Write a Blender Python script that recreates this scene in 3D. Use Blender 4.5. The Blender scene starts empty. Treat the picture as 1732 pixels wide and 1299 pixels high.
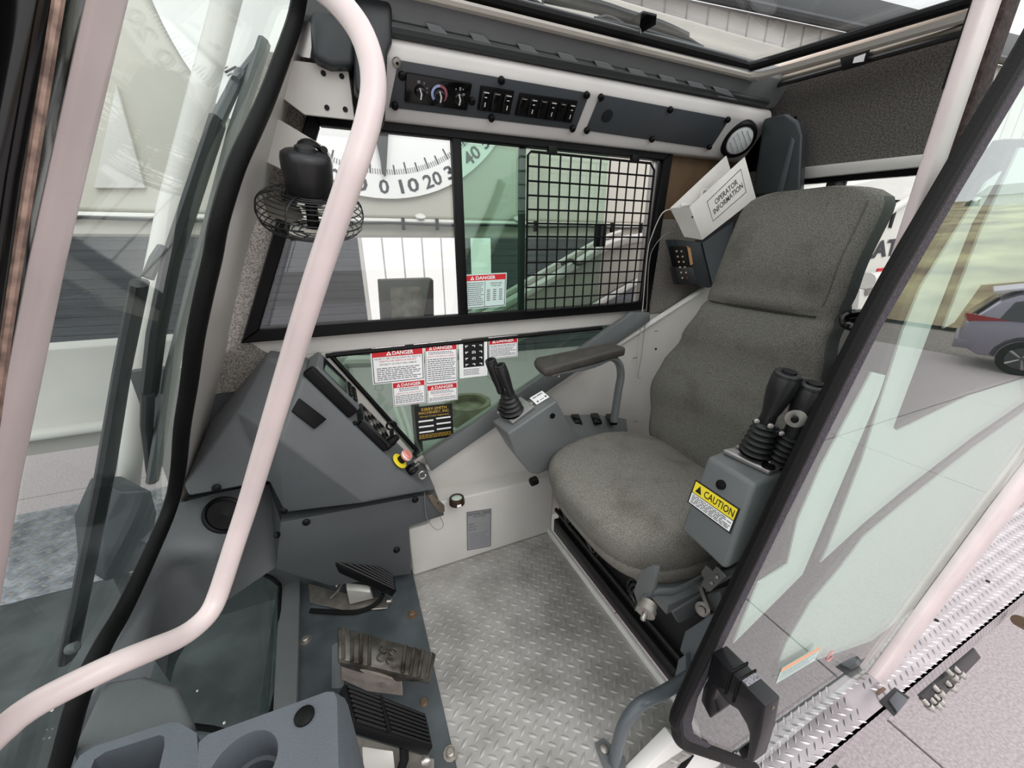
import bpy, bmesh, math, random
from mathutils import Vector, Matrix
random.seed(7)
scene = bpy.context.scene
COL = scene.collection

# ------------------------------------------------------------------ camera, world, exposure
PITCH = math.atan(240/653.0); YAW = math.radians(23.7); FPX = 653.0
CAM = Vector((0, 0, 1.1))
_fh = Vector((math.sin(YAW), math.cos(YAW), 0)); CR = Vector((math.cos(YAW), -math.sin(YAW), 0))
CF = _fh*math.cos(PITCH) + Vector((0, 0, -math.sin(PITCH)))
CU = _fh*math.sin(PITCH) + Vector((0, 0, math.cos(PITCH)))
cd = bpy.data.cameras.new('camera'); cam = bpy.data.objects.new('camera', cd); COL.objects.link(cam)
cd.sensor_fit = 'HORIZONTAL'; cd.sensor_width = 36; cd.lens = 36*FPX/1732; cd.clip_start = .02; cd.clip_end = 500
cam.matrix_world = Matrix.Translation(CAM) @ Matrix((CR, CU, -CF)).transposed().to_4x4()
scene.camera = cam
scene.view_settings.view_transform = 'Standard'; scene.view_settings.look = 'None'
scene.view_settings.gamma = 1; scene.view_settings.use_curve_mapping = False
scene.view_settings.exposure = 0.55
scene.cycles.max_bounces = 14; scene.cycles.diffuse_bounces = 6; scene.cycles.transparent_max_bounces = 40
scene.cycles.glossy_bounces = 5; scene.cycles.sample_clamp_indirect = 6
w = bpy.data.worlds.new('overcast_sky'); scene.world = w; w.use_nodes = True
nt = w.node_tree; bg = nt.nodes['Background']; bg.inputs['Strength'].default_value = 1.0
tc = nt.nodes.new('ShaderNodeTexCoord'); sep = nt.nodes.new('ShaderNodeSeparateXYZ'); nt.links.new(tc.outputs['Generated'], sep.inputs[0])
rp = nt.nodes.new('ShaderNodeValToRGB'); nt.links.new(sep.outputs['Z'], rp.inputs[0]); nt.links.new(rp.outputs[0], bg.inputs[0])
rp.color_ramp.elements[0].position = 0.0; rp.color_ramp.elements[0].color = (.86, .86, .88, 1)
rp.color_ramp.elements[1].position = .8; rp.color_ramp.elements[1].color = (1.22, 1.22, 1.25, 1)
sl = bpy.data.lights.new('hazy_sun', 'SUN'); sl.energy = .7; sl.angle = math.radians(40); sl.color = (1, .96, .93)
so = bpy.data.objects.new('hazy_sun', sl); COL.objects.link(so)
so.rotation_euler = Vector((.25, -.75, .75)).to_track_quat('Z', 'Y').to_euler()

# ------------------------------------------------------------------ helpers
def ray(x, y): return CF + CR*((x-866)/FPX) - CU*((y-649.5)/FPX)
def at(x, y, X=None, Y=None, Z=None, D=None):
    d = ray(x, y)
    if X is not None: t = X/d.x
    elif Y is not None: t = Y/d.y
    elif Z is not None: t = (Z-1.1)/d.z
    else: t = D
    return CAM + d*t
def atp(x, y, P, N):
    d = ray(x, y); N = Vector(N); return CAM + d*((Vector(P)-CAM).dot(N)/d.dot(N))
def ws(x, y, off=0.0):                      # a point on the windshield plane  X = -.2 + .43 (z - 1.1)
    return atp(x, y, (-.2-off, 0, 1.1), (1, 0, -.43))
V = Vector
def lin(c):
    if isinstance(c, str):
        c = c.lstrip('#'); c = [int(c[i:i+2], 16)/255 for i in (0, 2, 4)]
    return tuple(((v/12.92) if v <= .04045 else ((v+.055)/1.055)**2.4) for v in c)
MATS = {}
def mat(name, col, rough=.5, metal=0.0, var=.0, vscale=20, bump=0.0, bscale=200, spec=.5, col2=None, detail=4, stretch=None):
    if name in MATS: return MATS[name]
    m = bpy.data.materials.new(name); m.use_nodes = True; n = m.node_tree.nodes; L = m.node_tree.links
    b = n['Principled BSDF']; c = lin(col)
    b.inputs['Base Color'].default_value = (*c, 1); b.inputs['Roughness'].default_value = rough
    b.inputs['Metallic'].default_value = metal; b.inputs['Specular IOR Level'].default_value = spec
    t = n.new('ShaderNodeTexCoord'); src = t.outputs['Object']
    if stretch:
        mp = n.new('ShaderNodeMapping'); mp.inputs['Scale'].default_value = stretch; L.new(src, mp.inputs[0]); src = mp.outputs[0]
    if var or col2:
        z = n.new('ShaderNodeTexNoise'); z.inputs['Scale'].default_value = vscale; z.inputs['Detail'].default_value = detail; L.new(src, z.inputs['Vector'])
        r = n.new('ShaderNodeValToRGB'); L.new(z.outputs['Fac'], r.inputs[0])
        r.color_ramp.elements[0].position = .35; r.color_ramp.elements[1].position = .65
        c2 = lin(col2) if col2 else c
        r.color_ramp.elements[0].color = (*[v*(1-var) for v in c2], 1); r.color_ramp.elements[1].color = (*[min(1, v*(1+var)) for v in c], 1)
        L.new(r.outputs[0], b.inputs['Base Color'])
    if bump:
        z2 = n.new('ShaderNodeTexNoise'); z2.inputs['Scale'].default_value = bscale; z2.inputs['Detail'].default_value = 3; L.new(src, z2.inputs['Vector'])
        bp = n.new('ShaderNodeBump'); bp.inputs['Strength'].default_value = bump; bp.inputs['Distance'].default_value = .002
        L.new(z2.outputs['Fac'], bp.inputs['Height']); L.new(bp.outputs[0], b.inputs['Normal'])
    MATS[name] = m; return m
def glass(name, tint, f0=.045, rough=0.0, k=1.0):
    m = bpy.data.materials.new(name); m.use_nodes = True; n = m.node_tree.nodes; L = m.node_tree.links
    n.remove(n['Principled BSDF'])
    tr = n.new('ShaderNodeBsdfTransparent'); tr.inputs[0].default_value = (*tint, 1)
    gl = n.new('ShaderNodeBsdfGlossy'); gl.inputs['Roughness'].default_value = rough; gl.inputs[0].default_value = (1, 1, 1, 1)
    g = n.new('ShaderNodeNewGeometry'); d = n.new('ShaderNodeVectorMath'); d.operation = 'DOT_PRODUCT'
    L.new(g.outputs['Normal'], d.inputs[0]); L.new(g.outputs['Incoming'], d.inputs[1])
    def mth(op, a, v=None):
        k = n.new('ShaderNodeMath'); k.operation = op; L.new(a, k.inputs[0])
        if v is not None: k.inputs[1].default_value = v
        return k.outputs[0]
    a = mth('ABSOLUTE', d.outputs['Value']); i = n.new('ShaderNodeMath'); i.operation = 'SUBTRACT'; i.inputs[0].default_value = 1; L.new(a, i.inputs[1])
    p = mth('POWER', i.outputs[0], 5.0); q = mth('MULTIPLY', p, 1-f0); s = mth('MULTIPLY', mth('ADD', q, f0), k)
    mx = n.new('ShaderNodeMixShader'); L.new(s, mx.inputs[0]); L.new(tr.outputs[0], mx.inputs[1]); L.new(gl.outputs[0], mx.inputs[2])
    L.new(mx.outputs[0], n['Material Output'].inputs[0]); MATS[name] = m; return m

class MB:
    def __init__(s): s.bm = bmesh.new()
    def box(s, c, size, R=None, rot=None):
        M = Matrix.Translation(V(c))
        if rot is not None: R = Matrix.Rotation(rot[2], 3, 'Z') @ Matrix.Rotation(rot[1], 3, 'Y') @ Matrix.Rotation(rot[0], 3, 'X')
        if R is not None: M = M @ R.to_4x4()
        bmesh.ops.create_cube(s.bm, size=1, matrix=M @ Matrix.Diagonal((*size, 1))); return s
    def prism(s, poly, vec):
        vec = V(vec); a = [s.bm.verts.new(V(p)) for p in poly]; b = [s.bm.verts.new(V(p)+vec) for p in poly]
        n = len(a)
        s.bm.faces.new(a); s.bm.faces.new(b[::-1])
        for i in range(n): s.bm.faces.new((a[i], b[i], b[(i+1) % n], a[(i+1) % n]))
        return s
    def hull(s, pts):
        vs = [s.bm.verts.new(V(p)) for p in pts]; r = bmesh.ops.convex_hull(s.bm, input=vs)
        bmesh.ops.delete(s.bm, geom=[e for e in set(r['geom_interior']+r['geom_unused']) if isinstance(e, bmesh.types.BMVert)], context='VERTS'); return s
    def mesh(s, verts, faces):
        vs = [s.bm.verts.new(V(p)) for p in verts]
        for f in faces: s.bm.faces.new([vs[i] for i in f])
        return s
    def rings(s, rings, cap=True, closed=True):
        R = [[s.bm.verts.new(V(p)) for p in r] for r in rings]; n = len(R[0])
        for k in range(len(R)-1):
            for i in range(n if closed else n-1):
                s.bm.faces.new((R[k][i], R[k][(i+1) % n], R[k+1][(i+1) % n], R[k+1][i]))
        if cap: s.bm.faces.new(R[0][::-1]); s.bm.faces.new(R[-1])
        return s
    def tube(s, pts, r, n=12, smooth=0, closed=False, flat=None):
        pts = [V(p) for p in pts]
        if smooth: pts = spline(pts, smooth, closed)
        m = len(pts); up = None; rg = []
        for i, p in enumerate(pts):
            if closed: t = pts[(i+1) % m]-pts[i-1]
            else: t = (pts[min(i+1, m-1)]-pts[max(i-1, 0)])
            t.normalize()
            if up is None: up = t.orthogonal().normalized() if flat is None else V(flat)
            up = (up - t*up.dot(t)).normalized(); sd = t.cross(up)
            rr = r[i] if isinstance(r, (list, tuple)) and len(r) == m else r
            ra, rb = (rr if isinstance(rr, tuple) else (rr, rr))
            rg.append([p + up*math.cos(2*math.pi*k/n)*ra + sd*math.sin(2*math.pi*k/n)*rb for k in range(n)])
        if closed: rg.append(rg[0]); s.rings(rg, cap=False); bmesh.ops.remove_doubles(s.bm, verts=s.bm.verts, dist=1e-6)
        else: s.rings(rg)
        return s
    def lathe(s, prof, o, axis=(0, 0, 1), n=24, cap=True):
        ax = V(axis).normalized(); u = ax.orthogonal().normalized(); v = ax.cross(u); o = V(o)
        return s.rings([[o + ax*h + (u*math.cos(2*math.pi*k/n)+v*math.sin(2*math.pi*k/n))*max(r, 1e-4) for k in range(n)] for r, h in prof], cap)
    def build(s, name, m, parent=None, bevel=0, seg=2, angle=35, smooth=True, label=None):
        bmesh.ops.recalc_face_normals(s.bm, faces=s.bm.faces)
        if bevel:
            s.bm.edges.ensure_lookup_table()
            es = [e for e in s.bm.edges if len(e.link_faces) == 2 and e.calc_face_angle(0) > math.radians(28)]
            bmesh.ops.bevel(s.bm, geom=es, offset=bevel, segments=seg, profile=.5, affect='EDGES', clamp_overlap=True)
        me = bpy.data.meshes.new(name); s.bm.to_mesh(me); s.bm.free()
        if smooth:
            me.polygons.foreach_set('use_smooth', [True]*len(me.polygons)); me.set_sharp_from_angle(angle=math.radians(angle))
        for k in (m if isinstance(m, (list, tuple)) else [m]): me.materials.append(k)
        o = bpy.data.objects.new(name, me); COL.objects.link(o)
        if parent: adopt(o, parent)
        if label: o['label'] = label
        return o
def adopt(o, p):
    o.parent = p
    r = p
    while r.parent: r = r.parent
    if p is r and r.type == 'EMPTY': o.matrix_parent_inverse = Matrix.Translation(-r.location)
def spline(P, k, closed=False):
    out = []; n = len(P)
    for i in range(n if closed else n-1):
        p1, p2 = P[i], P[(i+1) % n]
        p0 = P[i-1] if (closed or i > 0) else p1*2-p2
        p3 = P[(i+2) % n] if (closed or i+2 < n) else p2*2-p1
        for j in range(k):
            t = j/k; out.append(.5*((2*p1)+(p2-p0)*t+(2*p0-5*p1+4*p2-p3)*t*t+(3*p1-p0-3*p2+p3)*t**3))
    if not closed: out.append(P[-1])
    return out
def thing(name, label, cat, loc, group=None):
    o = bpy.data.objects.new(name, None); COL.objects.link(o); o.empty_display_size = .05; o.location = V(loc)
    return tag(o, label, cat, group)
def tag(o, label, cat, group=None):
    o['label'] = label; o['category'] = cat
    if group: o['group'] = group
    return o
def struct(o): o['kind'] = 'structure'; return o
def stuff(o): o['kind'] = 'stuff'; return o
def copy_tree(o, parent=None):
    c = o.copy(); COL.objects.link(c)
    if parent: c.parent = parent
    for ch in list(o.children): copy_tree(ch, c)
    return c
_text = {}
def text_geo(body, bold=.012):
    if (body, bold) in _text: return _text[(body, bold)]
    cu = bpy.data.curves.new('t', 'FONT'); cu.body = body; cu.offset = bold; cu.resolution_u = 2; cu.align_x = 'LEFT'
    o = bpy.data.objects.new('t', cu); COL.objects.link(o)
    me = bpy.data.meshes.new_from_object(o.evaluated_get(bpy.context.evaluated_depsgraph_get()))
    vs = [v.co.copy() for v in me.vertices]; fs = [tuple(p.vertices) for p in me.polygons]
    bpy.data.objects.remove(o); bpy.data.curves.remove(cu); bpy.data.meshes.remove(me)
    x0 = min(v.x for v in vs); x1 = max(v.x for v in vs); y0 = min(v.y for v in vs); y1 = max(v.y for v in vs)
    r = ([((v.x-x0)/(x1-x0), (v.y-y0)/(y1-y0)) for v in vs], fs); _text[(body, bold)] = r; return r
class Sheet:
    """flat printed thing: O = top-left corner, U across, W downward, N towards the reader"""
    def __init__(s, O, U, W, N): s.O, s.U, s.W, s.N = V(O), V(U), V(W), V(N).normalized()
    def p(s, u, v, n=0): return s.O + s.U*u + s.W*v + s.N*n
    def slab(s, name, m, parent=None, t=.0012, r=0):
        mb = MB(); mb.prism([s.p(0, 0), s.p(1, 0), s.p(1, 1), s.p(0, 1)], s.N*t); return mb.build(name, m, parent, smooth=False)
    def rects(s, name, m, rs, parent, n=.0016):
        mb = MB()
        for (u0, v0, u1, v1) in rs: mb.mesh([s.p(u0, v0, n), s.p(u0, v1, n), s.p(u1, v1, n), s.p(u1, v0, n)], [(0, 1, 2, 3)])
        return mb.build(name, m, parent, smooth=False)
    def poly(s, name, m, polys, parent, n=.0016):
        mb = MB()
        for pl in polys: mb.mesh([s.p(u, v, n) for u, v in pl], [tuple(range(len(pl)))])
        return mb.build(name, m, parent, smooth=False)
    def text(s, name, m, items, parent, n=.0020, bold=.012):
        mb = MB()
        for body, u0, v0, u1, v1 in items:
            vs, fs = text_geo(body, bold)
            mb.mesh([s.p(u0+(u1-u0)*a, v1+(v0-v1)*b, n) for a, b in vs], fs)
        return mb.build(name, m, parent, smooth=False)
def word_bars(u0, v0, u1, v1, rows, rnd, fill=.5, indent=0):
    rs = []; h = (v1-v0)/rows
    for k in range(rows):
        u = u0 + (indent if k % 3 else 0); end = u1 - (rnd.random()*.25*(u1-u0) if rnd.random() < .4 else 0)
        while u < end-.02:
            L = rnd.uniform(.04, .13)*(u1-u0); rs.append((u, v0+k*h, min(u+L, end), v0+k*h+h*fill)); u += L + .018*(u1-u0)
    return rs

# ------------------------------------------------------------------ materials
white = mat('cab_white_paint', '#c9c6c0', .38, var=.04, vscale=6)
white2 = mat('bright_white_paint', '#dcdad6', .35, var=.04, vscale=5)
tubew = mat('grab_rail_paint', '#d3c6c3', .32, var=.05, vscale=14)  # pinkish cast of the outdoor light is put into this white
pillw = mat('outer_pillar_paint', '#d8cac8', .35, var=.06, vscale=12)  # white paint carrying the pink tint of the outside light in its colour
dash_m = mat('grey_dash_plastic', '#5c5f61', .5, bump=.35, bscale=520, var=.04, vscale=9)
dash_d = mat('dark_dash_plastic', '#494c4e', .5, bump=.3, bscale=520)
greym = mat('grey_painted_steel', '#656868', .38, var=.06, vscale=10)
floor_g = mat('grey_floor_pan', '#4d5356', .42, var=.18, vscale=9, col2='#454b4e')
panel_g = mat('slate_panel', '#454a4e', .42, bump=.1, bscale=600)
ceil_g = mat('ceiling_plastic', '#707474', .5, bump=.2, bscale=300, var=.05, vscale=8)
black = mat('black_plastic', '#09090a', .5, spec=.2)
blackg = mat('gloss_black', '#0b0b0c', .12)
rubber = mat('black_rubber', '#0b0b0b', .6, spec=.2, bump=.3, bscale=300)
rubber_d = mat('dusty_rubber', '#232124', .8, bump=.8, bscale=420, col2='#4b4650', var=.2, vscale=300)
carpet = mat('speckled_carpet', '#96918a', .95, bump=1, bscale=500, col2='#6a665f', var=.15, vscale=260, detail=8)
carpet_d = mat('charcoal_headliner', '#67635e', .95, bump=1, bscale=500, col2='#45423e', var=.15, vscale=230, detail=8)
fabric_side = mat('seat_side_fabric', '#4b504c', .9, bump=.6, bscale=600, var=.12, vscale=200)
steel = mat('steel', '#b5b2ac', .35, 1.0, var=.1, vscale=30)
zinc = mat('zinc_plate', '#a8a29a', .45, .8, var=.2, vscale=25)
rust = mat('rusty_steel', '#6f5a48', .6, .6, var=.35, vscale=90, col2='#8c7a6a')
brown = mat('brown_board', '#5e4a33', .7, var=.15, vscale=12, stretch=(1, 1, .3))
lab_w = mat('label_white', '#fafaf9', .5); lab_r = mat('label_red', '#cf1f2a', .5); ink = mat('label_ink', '#33323a', .6); lab_y = mat('label_yellow', '#f2dc2f', .5)
lab_k = mat('label_black', '#100f10', .5); gold = mat('label_gold', '#c9a43c', .5); fine = mat('fine_print', '#807e86', .6); silver_l = mat('silver_label', '#9c9d9f', .45, .4)
redtxt = mat('red_print', '#c5444d', .6)
soft_w = mat('worn_white_plastic', '#d2cfc8', .5, var=.05, vscale=18)
concrete = mat('concrete', '#b0a6a7', .85, bump=.4, bscale=90, col2='#a1989a', var=.08, vscale=70, detail=6)
gravel = mat('gravel', '#8b827c', .95, bump=1, bscale=40, col2='#6a645f', var=.25, vscale=30, detail=10)
tread_al = mat('aluminium_tread', '#b5aeb0', .38, .55, var=.12, vscale=14)
tread_fl = mat('worn_floor_tread', '#b3b0ac', .42, .35, col2='#a09d98', var=.08, vscale=9, detail=8)
alu = mat('aluminium', '#a9a6a4', .4, .8)
boomw = mat('boom_white', '#d6d4cf', .4, var=.03, vscale=3)
winglass = glass('side_window_glass', (.80, .90, .84)); clearglass = glass('clear_glass', (.96, .975, .965)); wsglass = glass('windshield_glass', (.93, .97, .95), .02, 0, .5)
lowglass = glass('lower_window_glass', (.62, .73, .66)); doorglass = glass('door_glass', (.87, .94, .91), .15); roofglass = glass('roof_glass', (.93, .94, .94))
footglass = glass('foot_window_glass', (.80, .86, .84))
# ------------------------------------------------------------------ seat cloth
def cloth(name, c1, c2):
    m = mat(name, c1, .92, var=.1, vscale=7, detail=6)
    n = m.node_tree.nodes; L = m.node_tree.links; b = n['Principled BSDF']; t = n.new('ShaderNodeTexCoord')
    v = n.new('ShaderNodeTexVoronoi'); v.inputs['Scale'].default_value = 620; L.new(t.outputs['Object'], v.inputs['Vector'])
    s = n.new('ShaderNodeTexNoise'); s.inputs['Scale'].default_value = 9; s.inputs['Detail'].default_value = 5; L.new(t.outputs['Object'], s.inputs['Vector'])
    r = n.new('ShaderNodeValToRGB'); L.new(v.outputs['Distance'], r.inputs[0]); r.color_ramp.elements[0].position = .15; r.color_ramp.elements[1].position = .62
    r.color_ramp.elements[0].color = (*lin(c1), 1); r.color_ramp.elements[1].color = (*lin(c2), 1)
    r2 = n.new('ShaderNodeValToRGB'); L.new(s.outputs['Fac'], r2.inputs[0]); r2.color_ramp.elements[0].position = .3; r2.color_ramp.elements[0].color = (.72, .70, .67, 1); r2.color_ramp.elements[1].position = .48; r2.color_ramp.elements[1].color = (1, 1, 1, 1)
    mx = n.new('ShaderNodeMix'); mx.data_type = 'RGBA'; mx.blend_type = 'MULTIPLY'; mx.inputs[0].default_value = 1
    L.new(r.outputs[0], mx.inputs[6]); L.new(r2.outputs[0], mx.inputs[7]); L.new(mx.outputs[2], b.inputs['Base Color'])
    bp = n.new('ShaderNodeBump'); bp.inputs['Strength'].default_value = .5; bp.inputs['Distance'].default_value = .001
    L.new(v.outputs['Distance'], bp.inputs['Height']); L.new(bp.outputs[0], b.inputs['Normal'])
    return m
fabric = cloth('seat_cloth', '#a19e94', '#68655e'); fabric2 = cloth('seat_back_cloth', '#8d8b83', '#595751')

# ------------------------------------------------------------------ the shell: far wall
YW = 1.2
def W(x, z, y=YW): return V((x, y, z))
wr = MB()
wr.prism([W(-.31, .80), W(1.13, .80), W(1.13, .857), W(-.30, .857)], (0, .03, 0))
wr.prism([W(-.40, .80), W(-.048, .80), W(.168, .43), W(.10, .38), W(-.10, .66)], (0, .03, 0))
wr.prism([W(.168, -.02), W(.168, .392), W(.985, .80), W(1.13, .857), W(1.6, .857), W(1.6, -.02)], (0, .03, 0))
wr.prism([W(-.02, 1.393), W(1.6, 1.393), W(1.6, 1.62), W(.05, 1.62)], (0, .03, 0))
wall = struct(wr.build('wall_far', white, bevel=.002, seg=1))
c = MB(); c.prism([W(-.50, .80), W(-.40, .80), W(-.10, .66), W(.10, .38), W(.168, .43), W(.168, -.02), W(-.50, -.02)], (0, .03, 0)); c.build('kick_panel', dash_d, wall)
c = MB()
c.prism([W(-.36, .72, 1.195), W(-.10, .72, 1.195), W(-.246, .857, 1.195), W(.0, 1.393, 1.195), W(.03, 1.5, 1.195), W(-.09, 1.5, 1.195)], (0, .02, 0))
c.build('carpet_panel', carpet, wall)
c = MB(); c.prism([W(1.125, .83, 1.192), W(1.5, .83, 1.192), W(1.5, 1.18, 1.192), W(1.13, 1.18, 1.192)], (0, .02, 0)); c.build('carpet_panel', carpet, wall, bevel=.006)
c = MB(); c.prism([W(1.125, 1.18, 1.196), W(1.5, 1.18, 1.196), W(1.5, 1.41, 1.196), W(1.125, 1.41, 1.196)], (0, .02, 0)); c.build('board', brown, wall, label='bare brown board in the corner')
# lower side panel with the folded top edge, ledge box, diagonal grey bar
P = 1.165
c = MB(); c.prism([at(722, 796, Y=P), at(1205, 484, Y=P), V((1.45, P, .96)), V((1.45, P, .26)), V((.16, P, .26))], (0, .034, 0)); c.build('side_panel', white, wall, bevel=.006, seg=3)
c = MB(); c.tube([at(722, 791, Y=P-.004), at(1205, 479, Y=P-.004)], (.011, .011), 8); c.build('panel_fold', white2, wall)
c = MB(); c.prism([V((.10, 1.09, .0)), V((.655, 1.09, 0)), V((.655, 1.09, .262)), V((.20, 1.09, .276)), V((.17, 1.09, .2)), V((.10, 1.09, .2))], (0, .11, 0)); c.build('floor_ledge', white, wall, bevel=.008, seg=3)
mb = MB()
for px, py in ((917, 638), (910, 657), (1109, 590)): mb.lathe([(.004, 0), (.004, .003)], at(px, py, Y=P-.001), (0, -1, 0), 10)
mb.build('panel_hole', black, wall)
mb = MB()
for px, py, l in ((895, 651, .03), (945, 607, .02), (1110, 560, .018), (1075, 605, .025), (1075, 713, .02)):
    mb.box(at(px, py, Y=P-.0006), (l, .001, .002), rot=(0, random.uniform(-.15, .15), 0))
mb.build('scuff', mat('scuff_dark', '#5a5650', .8), wall)
bar = MB(); bar.prism([at(x, y, Y=1.162) for x, y in ((714, 766), (800, 711), (1064, 527), (1092, 527), (1092, 541), (800, 741), (727, 791))], (0, -.026, 0))
struct(bar.build('trim_1', greym, bevel=.003, seg=2))
# ------------------------------------------------------------------ window 1: sliding side window
win = thing('window_1', 'x', 'x', (.4, 1.2, .85)); del win['label']; del win['category']; struct(win)
fo = [W(-.252, .853, 1.175), W(1.105, .853, 1.175), W(1.128, 1.398, 1.175), W(-.004, 1.398, 1.175)]
fi = [W(-.205, .885, 1.175), W(1.072, .885, 1.175), W(1.088, 1.364, 1.175), W(.014, 1.364, 1.175)]
mb = MB()
for i in range(4):
    j = (i+1) % 4; mb.prism([fo[i], fo[j], fi[j], fi[i]], (0, .03, 0))
mb.build('window_frame', black, win, bevel=.003, seg=1)
mb = MB(); mb.box((.352, 1.19, 1.125), (.026, .026, .49)); mb.build('center_mullion', black, win, bevel=.002)
mb = MB(); mb.box((.562, 1.205, 1.125), (.022, .012, .48)); mb.build('sash_stile', mat('dark_stile', '#2e3733', .4), win, bevel=.002)
mb = MB(); mb.box((1.068, 1.2, 1.125), (.02, .02, .48)); mb.build('jamb_channel', alu, win, bevel=.002)
mb = MB(); mb.prism([W(-.205, .885, 1.2), W(.352, .885, 1.2), W(.352, 1.364, 1.2), W(.014, 1.364, 1.2)], (0, .004, 0)); mb.build('fixed_pane', clearglass, win, smooth=False)
mb = MB(); mb.prism([W(.352, .885, 1.194), W(.87, .885, 1.194), W(.87, 1.364, 1.194), W(.352, 1.364, 1.194)], (0, .004, 0)); mb.build('sliding_pane', winglass, win, smooth=False)
mb = MB(); mb.prism([W(.352, .885, 1.212), W(.562, .885, 1.212), W(.562, 1.364, 1.212), W(.352, 1.364, 1.212)], (0, .004, 0)); mb.build('rear_pane', winglass, win, smooth=False)
# window 2: triangular lower glass with its black edge
w2 = MB(); T = [W(-.05, .797), W(.980, .797), W(.168, .392)]
w2.prism(T, (0, .004, 0)); w2o = struct(w2.build('window_2', lowglass, smooth=False))
mb = MB(); mb.tube([W(-.046, .79, 1.198), W(.168, .43, 1.198)], .007, 8); mb.tube([W(-.06, .792, 1.198), W(.90, .792, 1.198)], .007, 8); mb.build('seal', black, w2o)
# ------------------------------------------------------------------ windshield, pillars and seals
g = MB(); g.prism([ws(512, -40), ws(480, 90), ws(430, 215), ws(372, 370), ws(345, 500), ws(320, 650), ws(307, 725), ws(300, 815), ws(255, 935), ws(175, 1090), ws(100, 1299), V((-.594, .455, .184)), V((.03, .455, 1.635))], (-.005, 0, .002)); struct(g.build('window_3', wsglass, smooth=False))
sl_ = MB(); sl_.tube([ws(x, y, -.022) for x, y in ((512, -40), (500, 30), (480, 90), (452, 165), (430, 215), (400, 280), (372, 370), (360, 435), (345, 500), (330, 575), (320, 650), (308, 725), (301, 800), (287, 860), (255, 935), (210, 1030), (175, 1090), (135, 1175), (100, 1299), (60, 1400))], (.015, .012), 12, smooth=4)
struct(sl_.build('trim_2', rubber))
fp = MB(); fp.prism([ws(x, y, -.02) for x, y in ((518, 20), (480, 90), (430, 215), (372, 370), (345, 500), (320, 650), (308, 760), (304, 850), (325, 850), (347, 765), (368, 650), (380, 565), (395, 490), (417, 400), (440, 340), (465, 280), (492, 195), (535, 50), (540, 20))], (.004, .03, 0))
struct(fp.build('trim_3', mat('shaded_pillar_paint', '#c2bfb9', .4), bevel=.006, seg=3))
npl = MB(); npl.prism([ws(200, -210, -.03), ws(160, -30, -.03), ws(59, 440, -.03), ws(-10, 800, -.03), ws(-190, 1700, -.03), ws(-110, 1700, -.03), ws(45, 810, -.03), ws(122, 440, -.03), ws(234, -30, -.03), ws(277, -210, -.03)], (-.035, .0, .015))
struct(npl.build('trim_4', pillw, bevel=.008, seg=3))
nr = MB(); nr.prism([ws(125, -210, -.04), ws(85, -30, -.04), ws(20, 300, -.04), ws(-40, 700, -.04), ws(-230, 1700, -.04), ws(-185, 1700, -.04), ws(0, 760, -.04), ws(62, 440, -.04), ws(165, -30, -.04), ws(206, -210, -.04)], (-.03, .0, .015))
struct(nr.build('trim_5', blackg, bevel=.008, seg=3))
nb = MB(); nb.tube([ws(104, -30, -.05), ws(48, 320, -.05), ws(12, 560, -.05), ws(-20, 800, -.05)], .0022, 8); struct(nb.build('trim_6', mat('bronze_highlight', '#8a7468', .5, .3, var=.5, vscale=90)))  # highlight along the black trim, put in as a thin bronze-coloured tube
nj = MB(); nj.prism([ws(130, -210, -.02), ws(90, -30, -.02), ws(20, 320, -.02), ws(-60, 800, -.02), ws(-230, 1600, -.02), ws(-420, 1600, -.02), ws(-300, -210, -.02)], (-.03, 0, .015)); struct(nj.build('trim_7', mat('door_jamb_purple', '#211e29', .9, spec=.1)))
# ------------------------------------------------------------------ floors
fl = MB(); fl.prism([V((.088, .33, -.02)), V((.64, .33, -.02)), V((.64, 1.1, -.02)), V((.098, 1.1, -.02))], (0, 0, .02)); floor = struct(fl.build('floor', tread_fl, smooth=False))
def lugs(x0, x1, y0, y1, pitch, L, wd, h, M=None, keep=lambda x, y: True):
    m = MB(); i = 0; y = y0
    while y < y1:
        x = x0 + (pitch/2 if i % 2 else 0); j = i // 2 if False else 0
        while x < x1:
            if keep(x, y):
                a = math.radians(38 if i % 2 else -38)
                d = V((math.cos(a), math.sin(a), 0)); e = V((-d.y, d.x, 0)); c = V((x, y, 0)); u = V((0, 0, h))
                p = [c-d*L, c-d*L*.35-e*wd, c+d*L*.35-e*wd, c+d*L, c+d*L*.35+e*wd, c-d*L*.35+e*wd, c-d*L*.3+u, c+d*L*.3+u]
                if M is not None: p = [M @ q for q in p]
                m.mesh(p, [(0, 1, 6), (1, 2, 7, 6), (2, 3, 7), (3, 4, 7), (4, 5, 6, 7), (5, 0, 6)])
            x += pitch
        y += pitch*.5; i += 1
    return m
lg = lugs(.105, .63, .335, 1.085, .034, .0155, .0042, .0026); stuff(lg.build('tread_lug', tread_fl, floor, smooth=True, angle=60))
lip = MB(); lip.box((.641, .72, .004), (.013, .78, .03)); lip.build('white_lip', white2, floor, bevel=.003)
pan = MB(); pan.prism([V((-.33, .28, -.02)), V((.09, .28, -.02)), V((.101, 1.12, -.02)), V((-.33, 1.3, -.02))], (0, 0, .026)); pano = struct(pan.build('floor_pan', floor_g, bevel=.002, seg=1))
mb = MB(); mb.box((-.155, .62, .007), (.20, .004, .002)); mb.box((-.26, .9, .007), (.003, .7, .002)); mb.build('seam', dash_d, pano)
for px, py in ((697, 1040), (517, 1083), (717, 1188), (762, 1275)):
    p = at(px, py, Z=.006); q = MB(); q.lathe([(.0165, 0), (.0165, .002), (.010, .002), (.010, .009), (.007, .011)] if px != 717 else [(.011, 0), (.008, .006)], p, n=10); q.build('floor_bolt', rust if px in (717, 697) else zinc, pano)
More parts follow.
